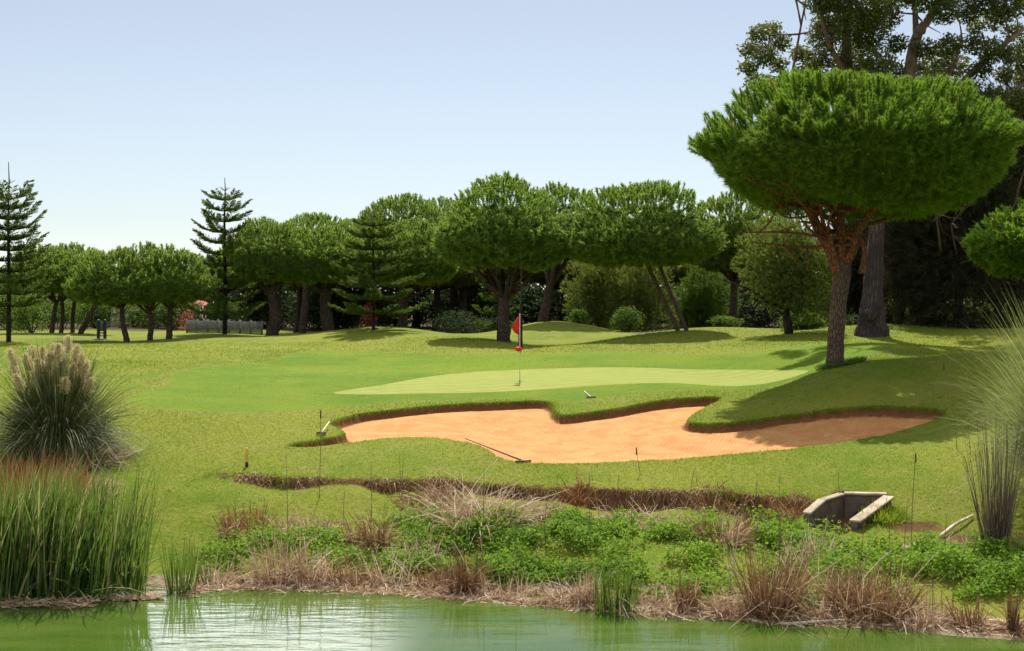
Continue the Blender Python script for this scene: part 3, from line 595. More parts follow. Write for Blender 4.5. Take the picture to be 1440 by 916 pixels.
# closed wood far behind
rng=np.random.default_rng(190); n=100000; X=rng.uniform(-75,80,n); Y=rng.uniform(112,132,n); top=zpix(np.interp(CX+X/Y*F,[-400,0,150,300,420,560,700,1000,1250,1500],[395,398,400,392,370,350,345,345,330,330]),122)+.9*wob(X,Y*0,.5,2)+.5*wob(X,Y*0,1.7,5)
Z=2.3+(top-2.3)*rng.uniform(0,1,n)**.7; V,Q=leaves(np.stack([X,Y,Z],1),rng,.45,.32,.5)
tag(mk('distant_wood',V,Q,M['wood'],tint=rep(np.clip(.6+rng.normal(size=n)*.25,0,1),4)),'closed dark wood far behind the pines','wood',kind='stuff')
# dark wood behind the big pine
GD='tall dark trees in the shade behind the largest pine'
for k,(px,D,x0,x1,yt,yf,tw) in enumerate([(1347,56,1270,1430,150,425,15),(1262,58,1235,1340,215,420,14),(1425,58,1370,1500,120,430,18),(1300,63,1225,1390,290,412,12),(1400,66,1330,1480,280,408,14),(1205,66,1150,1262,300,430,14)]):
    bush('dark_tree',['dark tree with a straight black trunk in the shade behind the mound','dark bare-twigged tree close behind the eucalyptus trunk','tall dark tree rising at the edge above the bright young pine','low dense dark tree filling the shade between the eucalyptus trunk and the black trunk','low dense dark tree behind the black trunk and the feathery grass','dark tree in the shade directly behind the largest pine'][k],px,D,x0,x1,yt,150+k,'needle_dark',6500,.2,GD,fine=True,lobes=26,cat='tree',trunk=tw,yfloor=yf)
    ob=COL.objects[-1] if False else None
for k in range(6):
    x=1205+k*52; bush('undergrowth_shrub','low dark shrub along the foot of the dark wood behind the mound crest',x,RNG.uniform(61,64),x-34,x+34,RNG.uniform(436,446),160+k,'bush_dark',1300,.13,'shrubs at the foot of the dark wood')
for k in range(5):
    x=1225+k*60; bush('undergrowth_shrub','pale sunlit shrub glimpsed through the gaps of the dark wood',x,RNG.uniform(84,90),x-42,x+42,RNG.uniform(405,425),170+k,'bush_olive',1600,.2,'sunlit shrubs beyond the dark wood')
# bare twigs hanging in the dark wood
rng=np.random.default_rng(180)
for k in range(9):
    D=rng.uniform(51,54); p0=np.array([rng.uniform(1255,1425),rng.uniform(300,400)]); e=p0+[rng.uniform(-60,60),-rng.uniform(20,90)]
    B=np.array([(p0[0]-CX)*D/F,D+2.,zpix(p0[1],D)]); E=np.array([(e[0]-CX)*D/F,D-1,zpix(e[1],D)]); m=MB(); Pp=spline([B,(B+E)/2+rng.normal(size=3)*.35,E],5); m.add(*tube(Pp,np.linspace(.045,.015,len(Pp)),5,rng=rng))
    for j in range(4):
        q=Pp[rng.integers(2,len(Pp))]; e2=q+rng.normal(size=3)*.6; m.add(*tube(np.array([q,(q+e2)/2+rng.normal(size=3)*.1,e2]),[.02,.014,.008],4,rng=rng))
    o=m.moved(B).build('dead_branch',M['twig']); o.location=B; tag(o,'bare pale dead branch hanging in the dark wood behind the largest pine','branch','dead branches in the dark wood')

# eucalyptus behind the big pine
rng=np.random.default_rng(200); D0=53.; B=at(1226,D0); s=D0/F
euc=thing('eucalyptus',B,'towering eucalyptus with a swollen pale trunk and airy crown above the largest pine','tree')
def ep_(px,py,dy=0.): return np.array([(px-CX)*(D0+dy)/F,D0+dy,zpix(py,D0+dy)])
w=MB(); Pp=spline([B-[0,0,.3],ep_(1226,440),ep_(1228,400),ep_(1232,340),ep_(1238,260)],7); w.add(*tube(Pp,np.interp(np.linspace(0,1,len(Pp)),[0,.15,.4,1],[27,20,15,8])*s,14,rough=.05,rng=rng))
w.add(*tube(spline([ep_(1222,452,-.7),ep_(1226,440,-.72),ep_(1231,432,-.7)],4),np.array([2,6,7,8,8,8,6,5,2])*s,8,rough=.1,rng=rng))
w.moved(B).build('trunk',M['bark_euc'],euc,True)
ends=[]
for pts,r0,r1 in [([(1238,262),(1205,180),(1190,60),(1205,-60)],11,4),([(1238,262),(1270,150),(1288,55),(1310,20),(1345,-60)],11,4),([(1288,55),(1287,20),(1280,-70)],5,3),([(1238,280),(1150,190),(1105,110),(1075,60)],6,2),
   ([(1240,240),(1320,150),(1380,90),(1440,40)],7,3),([(1200,120),(1165,60),(1150,-10)],5,2),([(1270,150),(1330,110),(1352,60)],4,2),([(1320,150),(1400,140),(1450,110)],4,2),([(1112,115),(1122,60),(1137,-20)],2.2,1)]:
    m=MB(); dy=rng.uniform(-2.5,2.5); Pl=spline([ep_(x,y,dy*i/len(pts)) for i,(x,y) in enumerate(pts)],6); m.add(*tube(Pl,np.linspace(r0,r1,len(Pl))*s,8,rough=.04,rng=rng))
    for j in range(7):
        q=Pl[rng.integers(6,len(Pl))]; e2=q+nrm(rng.normal(size=3)+[0,0,.6])*rng.uniform(.6,1.9); m.add(*tube(spline([q,(q+e2)/2+rng.normal(size=3)*.12,e2],4),np.linspace(.05,.014,9),5,rng=rng))
    m.moved(B).build('limb',M['limb_euc'],euc,True)
cl=[(1068,48,15),(1055,70,15),(1085,42,13),(1098,60,14),(1075,80,16),(1052,95,12),(1095,92,13),(1062,115,14),(1085,122,14),(1105,112,12),(1050,140,13),(1128,118,22),(1140,98,18),(1125,75,13),(1150,82,18),(1160,50,26),(1168,22,26),(1155,0,22),(1180,-10,28),(1200,35,28),(1205,70,24),(1190,95,26),(1220,10,30),(1225,50,24),(1235,88,22),(1215,110,22),(1245,25,22),(1258,-8,26),(1262,62,14),(1255,105,20),(1285,-12,22),(1310,-5,26),(1300,70,16),(1320,85,22),(1345,95,20),(1335,65,18),(1310,112,20),(1350,-12,26),(1330,18,18),(1362,20,16),(1385,0,24),(1372,38,12),(1400,25,20),(1420,10,22),(1425,45,14),(1370,62,16),(1395,72,18),(1420,78,16),(1445,65,20),(1380,98,15),(1412,105,12),(1440,110,14),(1360,128,18),(1395,140,20),(1430,145,20),(1330,140,20),(1280,125,18),(1290,95,13),(1450,0,24),(1170,120,20),(1440,90,14)]
cl+=[(rng.uniform(1150,1480),rng.uniform(-140,-25),rng.uniform(20,32)) for _ in range(34)]
Pc=[];Tc=[]
for (x,y,r) in cl:
    k=int(r*r*1.9)+60; dy=rng.uniform(-3,3); c=ep_(x,y,dy); d=nrm(rng.normal(size=(k,3)))*rng.uniform(.15,1.05,(k,1))**.6*[r*s*1.1,r*s*1.5,r*s*.95]
    sub=rng.normal(size=(8,3))*[r*s*.6]*3 if False else None
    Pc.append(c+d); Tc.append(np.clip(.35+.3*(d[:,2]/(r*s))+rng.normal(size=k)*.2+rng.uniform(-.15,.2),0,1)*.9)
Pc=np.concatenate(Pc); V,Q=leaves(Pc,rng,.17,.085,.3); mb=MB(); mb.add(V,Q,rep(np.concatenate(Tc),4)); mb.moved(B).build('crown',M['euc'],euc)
# ------------------------------------------------------------------ bank and pond plants
def clump(name,label,px,py,n,h,r,mat,seed,cat='plant',droop=.25,spread=.35,w=.014,group=None,lean=(0,0),segs=3,tmu=.45,prof='blade',bend=.0,D=None,hvar=.45):
    """tuft of blades; bend snaps part of them over"""
    rng=np.random.default_rng(seed); B=gp(px,py) if D is None else at(px,D)
    a=rng.uniform(0,6.28,n); q=np.sqrt(rng.uniform(0,1,n)); X=B[0]+np.cos(a)*q*r; Y=B[1]+np.sin(a)*q*r*.7; Z=np.maximum(H(X,Y),-.08)
    d=nrm(np.stack([np.cos(a)*q*spread+rng.normal(size=n)*spread*.5+lean[0],np.sin(a)*q*spread+rng.normal(size=n)*spread*.5+lean[1],np.ones(n)],1))
    L=h*(1-hvar*rng.uniform(0,1,n)); dr=droop*rng.uniform(.2,1.6,n); 
    if bend: 
        k=rng.uniform(size=n)<bend; d[k]=nrm(d[k]+rng.normal(size=(k.sum(),3))*[.9,.6,.1]); dr[k]+=rng.uniform(.5,1.3,k.sum())*.7
    V,Q=strips(np.stack([X,Y,Z],1)-B,d,L,w*rng.uniform(.6,1.4,n),dr,segs,rng,prof=prof)
    mb=MB(); mb.add(V,Q,rep(np.clip(tmu+rng.normal(size=n)*.28,0,1),(segs+1)*2))
    if name=='dead_reed_clump':
        m=max(min(n//4,70),24); a=rng.uniform(0,6.28,m); q=np.sqrt(rng.uniform(size=m))*r*1.25; X=B[0]+np.cos(a)*q; Y=B[1]+np.sin(a)*q*.6; R0=np.stack([X,Y,np.maximum(H(X,Y),0)+rng.uniform(0,.25,m)*h],1)-B
        el=rng.uniform(-.25,1.1,m); aa=rng.uniform(0,6.28,m); dd=np.stack([np.cos(aa)*np.cos(el),np.sin(aa)*np.cos(el)*.5,np.sin(el)],1); dd=nrm(dd)
        V,Q=strips(R0,dd,h*rng.uniform(.35,.95,m),w*rng.uniform(.5,1.15,m),rng.uniform(0,.5,m),3,rng,prof='stem'); V[:,2]=np.maximum(V[:,2],-B[2]+.01); mb.add(V,Q,rep(np.clip(.75+rng.normal(size=m)*.3,0,1),8))
    o=mb.build(name,M[mat]); o.location=B
    return tag(o,label,cat,group)
# green reed bed
rng=np.random.default_rng(300)
def reedbed(n,poly,hmin,hmax,seed,edge=None):
    rng=np.random.default_rng(seed); P=[]
    c=np.array([ (x,y) for x,y in poly]); lo=c.min(0);hi=c.max(0)
    X=rng.uniform(lo[0],hi[0],n*4);Y=rng.uniform(lo[1],hi[1],n*4); ok=sdf(c,X,Y,5)<0; X=X[ok][:n];Y=Y[ok][:n]; m=len(X)
    cn=rng.uniform(size=(90,2))*(hi-lo)+lo; j=rng.integers(0,90,m); X=X*.6+cn[j,0]*.4+rng.normal(size=m)*.05; Y=Y*.75+cn[j,1]*.25
    ok=sdf(c,X,Y,5)<.12; X=X[ok];Y=Y[ok];m=len(X)
    Z=np.maximum(H(X,Y),-.1)-.02; L=rng.uniform(hmin,hmax,m)*np.where(edge is None,1,1)
    d=nrm(np.stack([.06+rng.normal(size=m)*.10,rng.normal(size=m)*.10,np.ones(m)],1)); dr=np.abs(rng.normal(size=m))*.05; k=rng.uniform(size=m)<.16; dr[k]+=rng.uniform(.3,.9,k.sum()); d[k]=nrm(d[k]+rng.normal(size=(k.sum(),3))*[.6,.4,.1])
    lean=np.stack([.12+rng.normal(size=m)*.14,rng.normal(size=m)*.12,np.zeros(m)],1)*L[:,None]*.5
    t=np.clip(.42+rng.normal(size=m)*.2,0,.84); t[rng.uniform(size=m)<.14]=.97
    V,Q=strips(np.stack([X,Y,Z],1),d,L,rng.uniform(.018,.046,m),dr,5,rng,lean)
    return V,Q,rep(t,12)
mb=MB(); sx=19/F
mb.add(*reedbed(3900,[(-10.2,17.6),(-7.5,18.05),(-5.6,18.6),(-4.95,19.3),(-5.3,20.5),(-7.0,21.2),(-10,20.9)],1.05,2.3,301))
tag(mb.build('reed_bed',M['reed']),'dense tall green reeds standing in the water at the pond edge','reeds',kind='stuff')
clump('reed_clump','slim loose tuft of green reeds standing in open water beside the reed bed',254,838,60,1.15,.22,'reed',303,'reeds',.15,.12,.02,segs=4,tmu=.3)
clump('reed_clump','thin scattered green reed blades on the shore between the slim tuft and the dead stems',285,822,46,.95,.4,'reed',304,'reeds',.2,.15,.016,segs=4)
clump('reed_clump','small fresh green reed tuft at the waterline in front of the leafy ground cover',866,862,130,1.0,.30,'reed',305,'reeds',.15,.12,.016,segs=4,tmu=.3)
# ground cover
def cover(n,seed):
    rng=np.random.default_rng(seed); X=rng.uniform(-2.6,11.5,n*3);Y=rng.uniform(18.2,22.6,n*3); z=H(X,Y)
    px=CX+X/Y*F; py=HZ+(HC-z)/Y*F; top=np.interp(px,[540,600,700,800,950,1040,1100,1150,1200,1260,1330,1440],[790,740,742,735,750,752,745,762,772,775,762,775]); bot=np.interp(px,[540,600,700,850,1000,1100,1300,1440],[810,800,818,830,838,842,855,868])
    den=.40+1.1*wob(X,Y,1.9,3)+.6*wob(X,Y,4.5,7); hole=((px>600)&(px<690)&(py>780))|((px>1000)&(px<1140)&(py>790))|((px>1150)&(px<1260)&(py>785))
    k=(py>top+rng.normal(size=len(X))*7)&(py<bot+rng.normal(size=len(X))*6)&(z>.03)&(px>550)&(rng.uniform(size=len(X))<np.clip(den*np.where(hole,.3,1),0.03,1)); X=X[k][:n];Y=Y[k][:n];z=z[k][:n]
    return X,Y,z
X,Y,Z=cover(3600,310); rng=np.random.default_rng(311); m=len(X); k=36
hgt=np.clip(.17+.24*wob(X,Y,2.9,8)+.1*wob(X,Y,7,2)+rng.uniform(0,.12,m),.04,.5)
c=np.repeat(np.stack([X,Y,Z],1),k,0)+np.stack([rng.normal(size=m*k)*.075,rng.normal(size=m*k)*.075,rep(hgt,k)*rng.uniform(.15,1.1,m*k)],1)
V,Q=leaves(c,rng,rng.choice([.045,.06,.085],m*k),rng.choice([.03,.042,.055],m*k),.9); t=np.clip(.5+.35*rep(wob(X,Y,1.1,1),k)+rng.normal(size=m*k)*.18,0,1)
tag(mk('leafy_ground_cover',V,Q,M['ivy'],tint=rep(t,4)),'low bright green leafy plants covering the bank above the waterline','ground cover',kind='stuff')
# second patch, by the dead stems
rng=np.random.default_rng(312); q=[]
for px,py,n in [(420,770,50),(380,760,40),(470,790,40),(455,760,40),(340,775,45),(310,790,30),(560,735,40),(620,760,60),(590,800,40),(540,800,30)]:
    b=gp(px,py); q.append(b+np.stack([rng.normal(size=n)*.28,rng.normal(size=n)*.2,np.zeros(n)],1))
q=np.concatenate(q); q[:,2]=H(q[:,0],q[:,1]); q=q[q[:,2]>.03]; c=np.repeat(q,18,0)+np.abs(rng.normal(size=(len(q)*18,3)))*[.0,.0,.12]+rng.normal(size=(len(q)*18,3))*[.07,.07,.01]
V,Q=leaves(c,rng,.065,.045,1.2); tag(mk('sparse_weeds',V,Q,M['ivy'],tint=rep(np.clip(.55+rng.normal(size=len(c))*.25,0,1),4)),'sparse small green weeds among the dead stems on the bank','weeds',kind='stuff')
# dead clumps: label, px,py,n,h,r,mat,seed, opts
dead=[('short dark brown tuft of dead stems on the bare earth above the slim green reeds',322,757,60,.62,.14,'brown',dict()),
 ('dense stand of snapped grey-brown dead reeds at the shore beyond the slim green reeds',395,815,190,1.15,.38,'straw',dict(bend=.25,tmu=.3)),
 ('tangle of criss-crossed pale dead reeds at the shore, next to the snapped grey-brown stand',445,815,150,.85,.38,'straw',dict(bend=.4,tmu=.45)),
 ('upright reddish brown dead tussock on the bank just before the biggest straw heap',532,770,150,.98,.20,'brown',dict(tmu=.55)),
 ('smaller reddish tussock leaning beside the upright reddish brown tussock',497,762,90,.72,.18,'brown',dict(tmu=.6)),
 ('loose bleached straw bundle with forked stems at the waterline below the reddish tussock',548,820,110,.72,.34,'straw',dict(bend=.35,tmu=.7)),
 ('biggest drooping heap of tangled pale straw under the eroded bank',672,746,1500,1.6,.62,'straw',dict(droop=.85,spread=.85,bend=.35,tmu=.6)),
 ('dark brown dead tussock at the waterline below the biggest straw heap',655,832,220,1.0,.26,'brown',dict(spread=.22,tmu=.35)),
 ('matted brown dry roots hanging on the eroded bank behind the biggest straw heap',606,702,420,.55,.62,'brown',dict(droop=.9,spread=.9,bend=.3)),
 ('low mat of pale dry straw lying on the ground cover below the eroded bank',885,735,330,.55,.62,'straw',dict(droop=.8,spread=1.0,bend=.5,tmu=.4)),
 ('reddish brown tuft clinging to the eroded bank above the pale straw mat',812,706,170,.55,.30,'rust',dict(droop=.4,spread=.5,tmu=.3)),
 ('rust-coloured rounded dead bush on the ground cover between the straw mat and the drain',1012,764,520,.85,.42,'brown',dict(droop=.35,spread=.75,tmu=.75)),
 ('narrow dark dead tuft at the waterline before the small white sticks',966,856,120,.72,.14,'brown',dict(spread=.2)),
 ('tall slanting dead tussock with crossing pale stems at the waterline below the drain',1085,862,380,1.35,.36,'brown',dict(spread=.3,bend=.2,lean=(.12,0),tmu=.55)),
 ('low sunlit straw tuft at the waterline between the white sticks and the slanting tussock',1030,858,200,.60,.34,'straw',dict(bend=.4,tmu=.45)),
 ('wide collapsed dead reed tangle at the waterline below the little white litter',1232,864,420,1.1,.50,'brown',dict(bend=.35,spread=.5,tmu=.6)),
 ('thin pale sticks criss-crossing over the ground cover below the drain mouth',1160,856,110,1.1,.50,'straw',dict(bend=.5,spread=.6,tmu=.6)),
 ('dead red-brown grass hanging beside the drain mouth',1108,726,190,.50,.34,'rust',dict(droop=.5,spread=.6,tmu=.15)),
 ('short dark stump-like bundle of dead reeds at the waterline in front of the dry canes',1424,890,120,.82,.07,'brown',dict(spread=.05,tmu=.3)),
 ('small brown dead tuft at the waterline before the stump-like bundle',1362,880,90,.60,.20,'brown',dict(bend=.3)),
 ('straw tuft under the eroded bank on the near side of the straw mat',760,722,170,.52,.42,'straw',dict(droop=.6,spread=.8,tmu=.35)),
 ('pale dry tuft on the waterline between the dark tussock and the fresh green reed tuft',800,842,120,.55,.38,'straw',dict(bend=.4)),
 ('dry tuft with a forked pale stem touching the fresh green reed tuft',828,846,110,.75,.20,'straw',dict(bend=.3,tmu=.35)),
 ('brown dry grass tuft along the eroded bank above the rust-coloured bush',1000,712,210,.5,.55,'brown',dict(droop=.6,spread=.7)),
 ('thin brown tuft on the bank between the straw mat and the rust-coloured bush',955,742,120,.5,.4,'straw',dict(droop=.6,spread=.8,tmu=.3)),
 ('pale bent straw tuft at the shore between the slim green reeds and the snapped stand',310,822,120,0.6,0.35,'straw',dict(tmu=.55)),
 ('low brown straw tuft at the shore just before the forked straw bundle',500,822,140,0.62,0.4,'brown',dict(tmu=.55)),
 ('knee-high pale straw tuft above the forked straw bundle',588,790,150,0.6,0.4,'straw',dict(tmu=.55)),
 ('brown tuft in the leafy cover between the forked bundle and the dark waterline tussock',610,822,120,0.55,0.3,'brown',dict(tmu=.55)),
 ('pale low straw tuft at the waterline just past the dark waterline tussock',715,838,150,0.5,0.45,'straw',dict(tmu=.55)),
 ('flattened straw tuft at the waterline before the narrow dark tuft',920,862,160,0.45,0.5,'straw',dict(tmu=.55)),
 ('reddish straw tuft under the eroded bank just past the rust-coloured bush',1075,745,200,0.5,0.5,'brown',dict(tmu=.55)),
 ('tall loose straw tuft between the slanting tussock and the drain',1140,800,170,0.85,0.4,'straw',dict(tmu=.55)),
 ('brown straw tuft between the criss-crossing sticks and the collapsed tangle',1195,850,190,0.8,0.35,'brown',dict(tmu=.55)),
 ('pale straw tuft beyond the collapsed tangle at the waterline',1290,872,160,0.55,0.45,'straw',dict(tmu=.55)),
 ('low straw tuft near the foot of the dry canes',1365,772,170,0.4,0.5,'straw',dict(tmu=.55)),
 ('matted straw on bare earth beyond the snapped grey-brown stand',430,745,220,0.35,0.5,'straw',dict(tmu=.55)),
 ('matted reddish grass under the eroded bank below the yellow stake',350,735,220,0.35,0.5,'rust',dict(tmu=.55)),
]
for i,(lab,px,py,n,h,r,mt,op) in enumerate(dead): clump('dead_reed_clump',lab,px,py,n,h,r,mt,400+i,'dead reeds',group='dead reed clumps along the pond bank',**{**dict(droop=.25,spread=.36,w=.017,segs=4,bend=.36,hvar=.7),**op})
clump('dry_cane_clump','tall grey-brown bundle of dry canes standing on bare earth near the feathery grass',1400,775,210,2.3,.20,'twig',440,'plant',.05,.16,.014,segs=4,tmu=.5,prof='stem',hvar=.75)
clump('dry_grass','orange dry grass patch below the dark pampas grass',22,660,2600,1.25,1.0,'rust',441,'grass',.35,.4,.014,tmu=.5,D=22.6)
clump('dry_grass','pale dry grass between the orange patch and the reed bed',85,700,700,.55,1.0,'straw',442,'grass',.4,.5,.014,tmu=.55)
clump('pale_litter','bleached white scraps of dry leaf on the ground cover near the drain',1290,775,40,.35,.22,'straw',443,'litter',.5,.9,.05,tmu=1.0,bend=.5)
clump('fallen_frond','fallen grey fronds lying below the dark pampas grass',118,655,110,1.2,.5,'straw',444,'frond',.55,.9,.02,tmu=.4,lean=(.5,-.3))
clump('fallen_frond','single pale fallen frond on the slope above the reed tips',178,640,14,.6,.14,'straw',445,'frond',.6,.9,.025,tmu=.9,lean=(.6,0))
# dry roots and grass hanging over the eroded bank
rng=np.random.default_rng(447); lp,ln=edge_pts(LOWER[:23],9000,rng,False); k=rng.uniform(size=len(lp))<np.clip(.25+1.5*wob(lp[:,0],lp[:,0]*0,2.9,1)+.9*wob(lp[:,0],lp[:,0]*0,11,4),.02,1); lp=lp[k]+rng.normal(size=(k.sum(),2))*[.06,.10]; n=len(lp)
d=nrm(np.column_stack([rng.normal(size=n)*.7,-.7+rng.normal(size=n)*.4,rng.uniform(-.2,.8,n)])); V,Q=strips(np.column_stack([lp,H(lp[:,0],lp[:,1])]),d,rng.uniform(.08,.30,n),.013,1.0,3,rng)
tag(mk('hanging_dry_grass',V,Q,M['brown'],tint=rep(np.clip(.5+rng.normal(size=n)*.3,0,1),8)),'dry brown roots and grass hanging over the eroded bank edge','dry grass',kind='stuff')
clump('grass_tuft','long green grass tuft growing against the outer side of the drain wall',1240,728,500,.34,.45,'grass',448,'grass',.4,.5,.014)
# shoreline litter
rng=np.random.default_rng(450); n=5200; px=rng.uniform(255,1440,n); X=[];Y=[]
yy=np.interp(px,[255,300,420,560,700,850,1000,1150,1300,1440],[836,829,829,835,845,859,869,877,883,895])-3+rng.normal(size=n)*3.2
X=(px-CX)/F*(F*HC/(yy-HZ)); Y=F*HC/(yy-HZ); Z=np.maximum(H(X,Y),0)+.008
d=nrm(np.column_stack([rng.normal(size=n),rng.normal(size=n)*.6,rng.uniform(0,.35,n)])); V,Q=strips(np.column_stack([X,Y,Z]),d,rng.uniform(.05,.26,n),rng.uniform(.012,.035,n),.15,2,rng,prof='stem')
tag(mk('shore_litter',V,Q,M['straw'],tint=rep(np.clip(.62+rng.normal(size=n)*.3,0,1),6)),'pale broken reed litter strewn along the waterline','litter',kind='stuff')
n=520; b=gp(182,857); a=rng.uniform(0,6.28,n); q=np.sqrt(rng.uniform(size=n)); X=b[0]+np.cos(a)*q*.48; Y=b[1]+np.sin(a)*q*.17
V,Q=strips(np.column_stack([X-b[0],Y-b[1],np.full(n,.012)-b[2]+rng.uniform(0,.03,n)]),nrm(np.column_stack([rng.normal(size=n),rng.normal(size=n)*.5,rng.uniform(0,.25,n)])),rng.uniform(.05,.2,n),rng.uniform(.015,.04,n),.1,2,rng,prof='stem')
o=mk('floating_debris',V,Q,M['straw'],tint=rep(np.clip(.8+rng.normal(size=n)*.25,0,1),6)); o.location=b; tag(o,'small raft of pale reed debris floating before the reed bed','debris')
n=400; b=at(60,18.7); b[2]=0; X=b[0]+rng.uniform(-.7,.75,n); Y=b[1]+rng.normal(size=n)*.1
V,Q=strips(np.column_stack([X-b[0],Y-b[1],np.full(n,.015)-b[2]+rng.uniform(0,.06,n)]),nrm(np.column_stack([rng.normal(size=n),rng.normal(size=n)*.5,rng.uniform(0,.4,n)])),rng.uniform(.05,.25,n),rng.uniform(.012,.03,n),.1,2,rng,prof='stem')
o=mk('floating_debris',V,Q,M['straw'],tint=rep(np.clip(.6+rng.normal(size=n)*.25,0,1),6)); o.location=b; tag(o,'brown reed debris gathered at the foot of the reed bed','debris')
# pampas grasses
def pampas(label,B,n,h,spread,seed,mat,plumes,pl_h,wind=(0,0),w=.016,tmu=.45,droop=.75):
    rng=np.random.default_rng(seed); t=thing('pampas_grass',B,label,'pampas grass')
    a=rng.uniform(0,6.28,n); q=np.sqrt(rng.uniform(size=n)); root=np.stack([np.cos(a)*q*.34,np.sin(a)*q*.3,np.zeros(n)],1)
    sp=np.abs(rng.normal(size=n))*spread; d=nrm(np.stack([np.cos(a)*sp+wind[0]*.3,np.sin(a)*sp+wind[1]*.3,np.ones(n)],1)); L=h*rng.uniform(.65,1.12,n)
    lean=np.tile(np.array([wind[0],wind[1],0.])*h,(n,1))*rng.uniform(.3,1.2,(n,1))
    V,Q=strips(root,d,L,w*rng.uniform(.7,1.3,n),droop*rng.uniform(.4,1.3,n)*(.35+sp),7,rng,lean)
    ti=np.clip(tmu+rng.normal(size=n)*.25,0,.85); ti[rng.uniform(size=n)<.06]=.97
    mk('foliage',V,Q,M[mat],t,tint=rep(ti,16))
    for (dx,dy,z) in plumes:
        rr=np.random.default_rng(abs(int(dx*1000+z*77))+3); base_=np.array([dx*.35,dy*.35,.4]); tip=np.array([dx,dy,z]); dirn=nrm(tip-base_)
        m=MB(); m.add(*tube(spline([base_,(base_*.45+tip*.55)+rr.normal(size=3)*.03,tip],4),np.linspace(.009,.005,9),5,rng=rr)); m.build('plume_stem',M['bleached'],t,True)
        k=520; u=rr.uniform(0,1,k); c=tip-dirn*pl_h*.25+dirn*(u*pl_h)[:,None]; dd=nrm(dirn*1.1+rr.normal(size=(k,3))*.55); rad=.10*np.sin(np.pi*(.12+.85*u)); c=c+rr.normal(size=(k,3))*rad[:,None]*.45
        V,Q=strips(c,dd,rr.uniform(.07,.17,k),.011,.5,2,rr); mk('plume',V,Q,M['plume'],t,tint=rep(rr.uniform(.1,1,k),6))
    return t
Bp=at(80,25.2)
pl=[]
for px,py in [(95,487),(76,498),(112,510),(62,502),(84,520),(101,526),(20,505),(24,522),(55,519),(76,532),(91,545),(118,522),(70,512),(48,500),(106,500),(88,512),(66,524),(110,536),(40,512),(98,552),(52,540),(122,545),(82,498),(30,540)]:
    D=25.2+RNG.uniform(-.55,.4); pl.append(((px-CX)*D/F-Bp[0],D-Bp[1],zpix(py,D)-Bp[2]-.05))
pampas('big dark pampas grass mound with cream plumes above the reed bed',Bp,6500,3.0,.55,460,'pampas_dark',pl,.32,w=.015,tmu=.35,droop=1.05)
Br=at(1516,21.5)
pampas('tall feathery grass arching in over the bank, higher than the dry canes',Br,4600,5.0,.24,461,'pampas',[],.3,wind=(-.085,0),w=.012,tmu=.65,droop=1.2)
Br2=at(1488,22.6)
pampas('lower spreading clump of feathery grass behind the dry canes',Br2,1500,2.7,.34,462,'pampas',[],.3,wind=(-.05,0),w=.012,tmu=.5,droop=.5)
# single dead stalks
def stalk(px,py,ytop,seed,lean=0.,head=False,label=None,mat='stalk',r=.0075):
    rng=np.random.default_rng(seed); B=gp(px,py); h=max(zpix(ytop,B[1])-B[2],.2); x=lean*B[1]/F
    P=spline([[0,0,-.05],[x*.35+rng.normal()*.02,rng.normal()*.02,h*.5],[x,rng.normal()*.05,h]],5)
    if head:
        t=thing('dead_stalk',B,label,'stalk'); MB().add(*tube(P,np.linspace(r,r*.6,len(P)),5)).build('stem',M[mat],t,True)
        e=P[-1]; MB().add(*tube(np.array([e-[0,0,.16],e-[0,0,.13],e-[0,0,.02],e]),[.006,.015,.013,.004],7)).build('seed_head',M['seed'],t,True)
    else:
        o=MB().add(*tube(P,np.linspace(r,r*.5,len(P)),5)).build('dead_stalk',M[mat],None,True); o.location=B; tag(o,label or 'thin grey dead stalk standing upright among the bank plants','stalk','thin dead stalks on the pond bank')
stalk(449,700,577,500,2,True,'thin stalk topped by a dark seed head, seen against the narrow end of the bunker')
stalk(901,668,629,501,-6,True,'short stalk with a brown seed head before the middle of the bunker sand')
stalk(1281,775,637,502,6,True,'tall stalk with a dark seed head beside the drain, before the mown slope')
stalk(1346,632,510,503,-20,True,'long curved pale stalk with a drooping head crossing the shaded slope')
for i,(px,py,yt,ln) in enumerate([(678,790,658,3),(830,770,665,-1),(522,760,648,0),(405,790,640,-3),(370,790,700,2),(484,740,690,1),(561,700,640,0),(565,700,642,3),(785,700,664,0),(970,700,655,8),(1062,720,667,3),(1095,790,662,0),(1096,850,715,0),(732,830,768,1),(726,820,700,-1),(768,770,700,2),(890,760,700,0),(1180,730,660,0),(1253,850,735,-4),(1265,845,700,10),(1382,600,510,2),(1365,640,528,-4),(1404,690,540,3),(1398,770,560,4),(1392,700,575,2),(1340,870,800,2),(1370,800,760,1),(1310,880,790,-3),(1330,800,720,0),(1375,890,790,2),(640,800,740,2),(455,830,772,0),(425,815,735,-4),(352,770,706,1),(330,770,700,0),(1150,800,735,14),(1208,850,735,6),(945,840,760,3),(1045,730,690,3),(870,700,668,0)]): stalk(px,py,yt,510+i,ln)
for i,(px,py,yt,ln) in enumerate([(1026,828,757,-8),(1030,826,750,2),(1030,828,740,10)]): stalk(px,py,yt,560+i,ln,label=['bleached white stick leaning back, first of three sticking up from the ground cover','bleached white stick standing straight in the middle of three on the ground cover','bleached white stick leaning forward toward the drain, tallest of three on the ground cover'][i],mat='bleached',r=.014)
# ------------------------------------------------------------------ objects of the course
def rod(m,A,Bq,r0,r1=None,k=8): m.add(*tube(np.array([A,(np.array(A)+Bq)/2,Bq],float),[r0,((r0+(r1 or r0))/2),r1 or r0],k)); return m
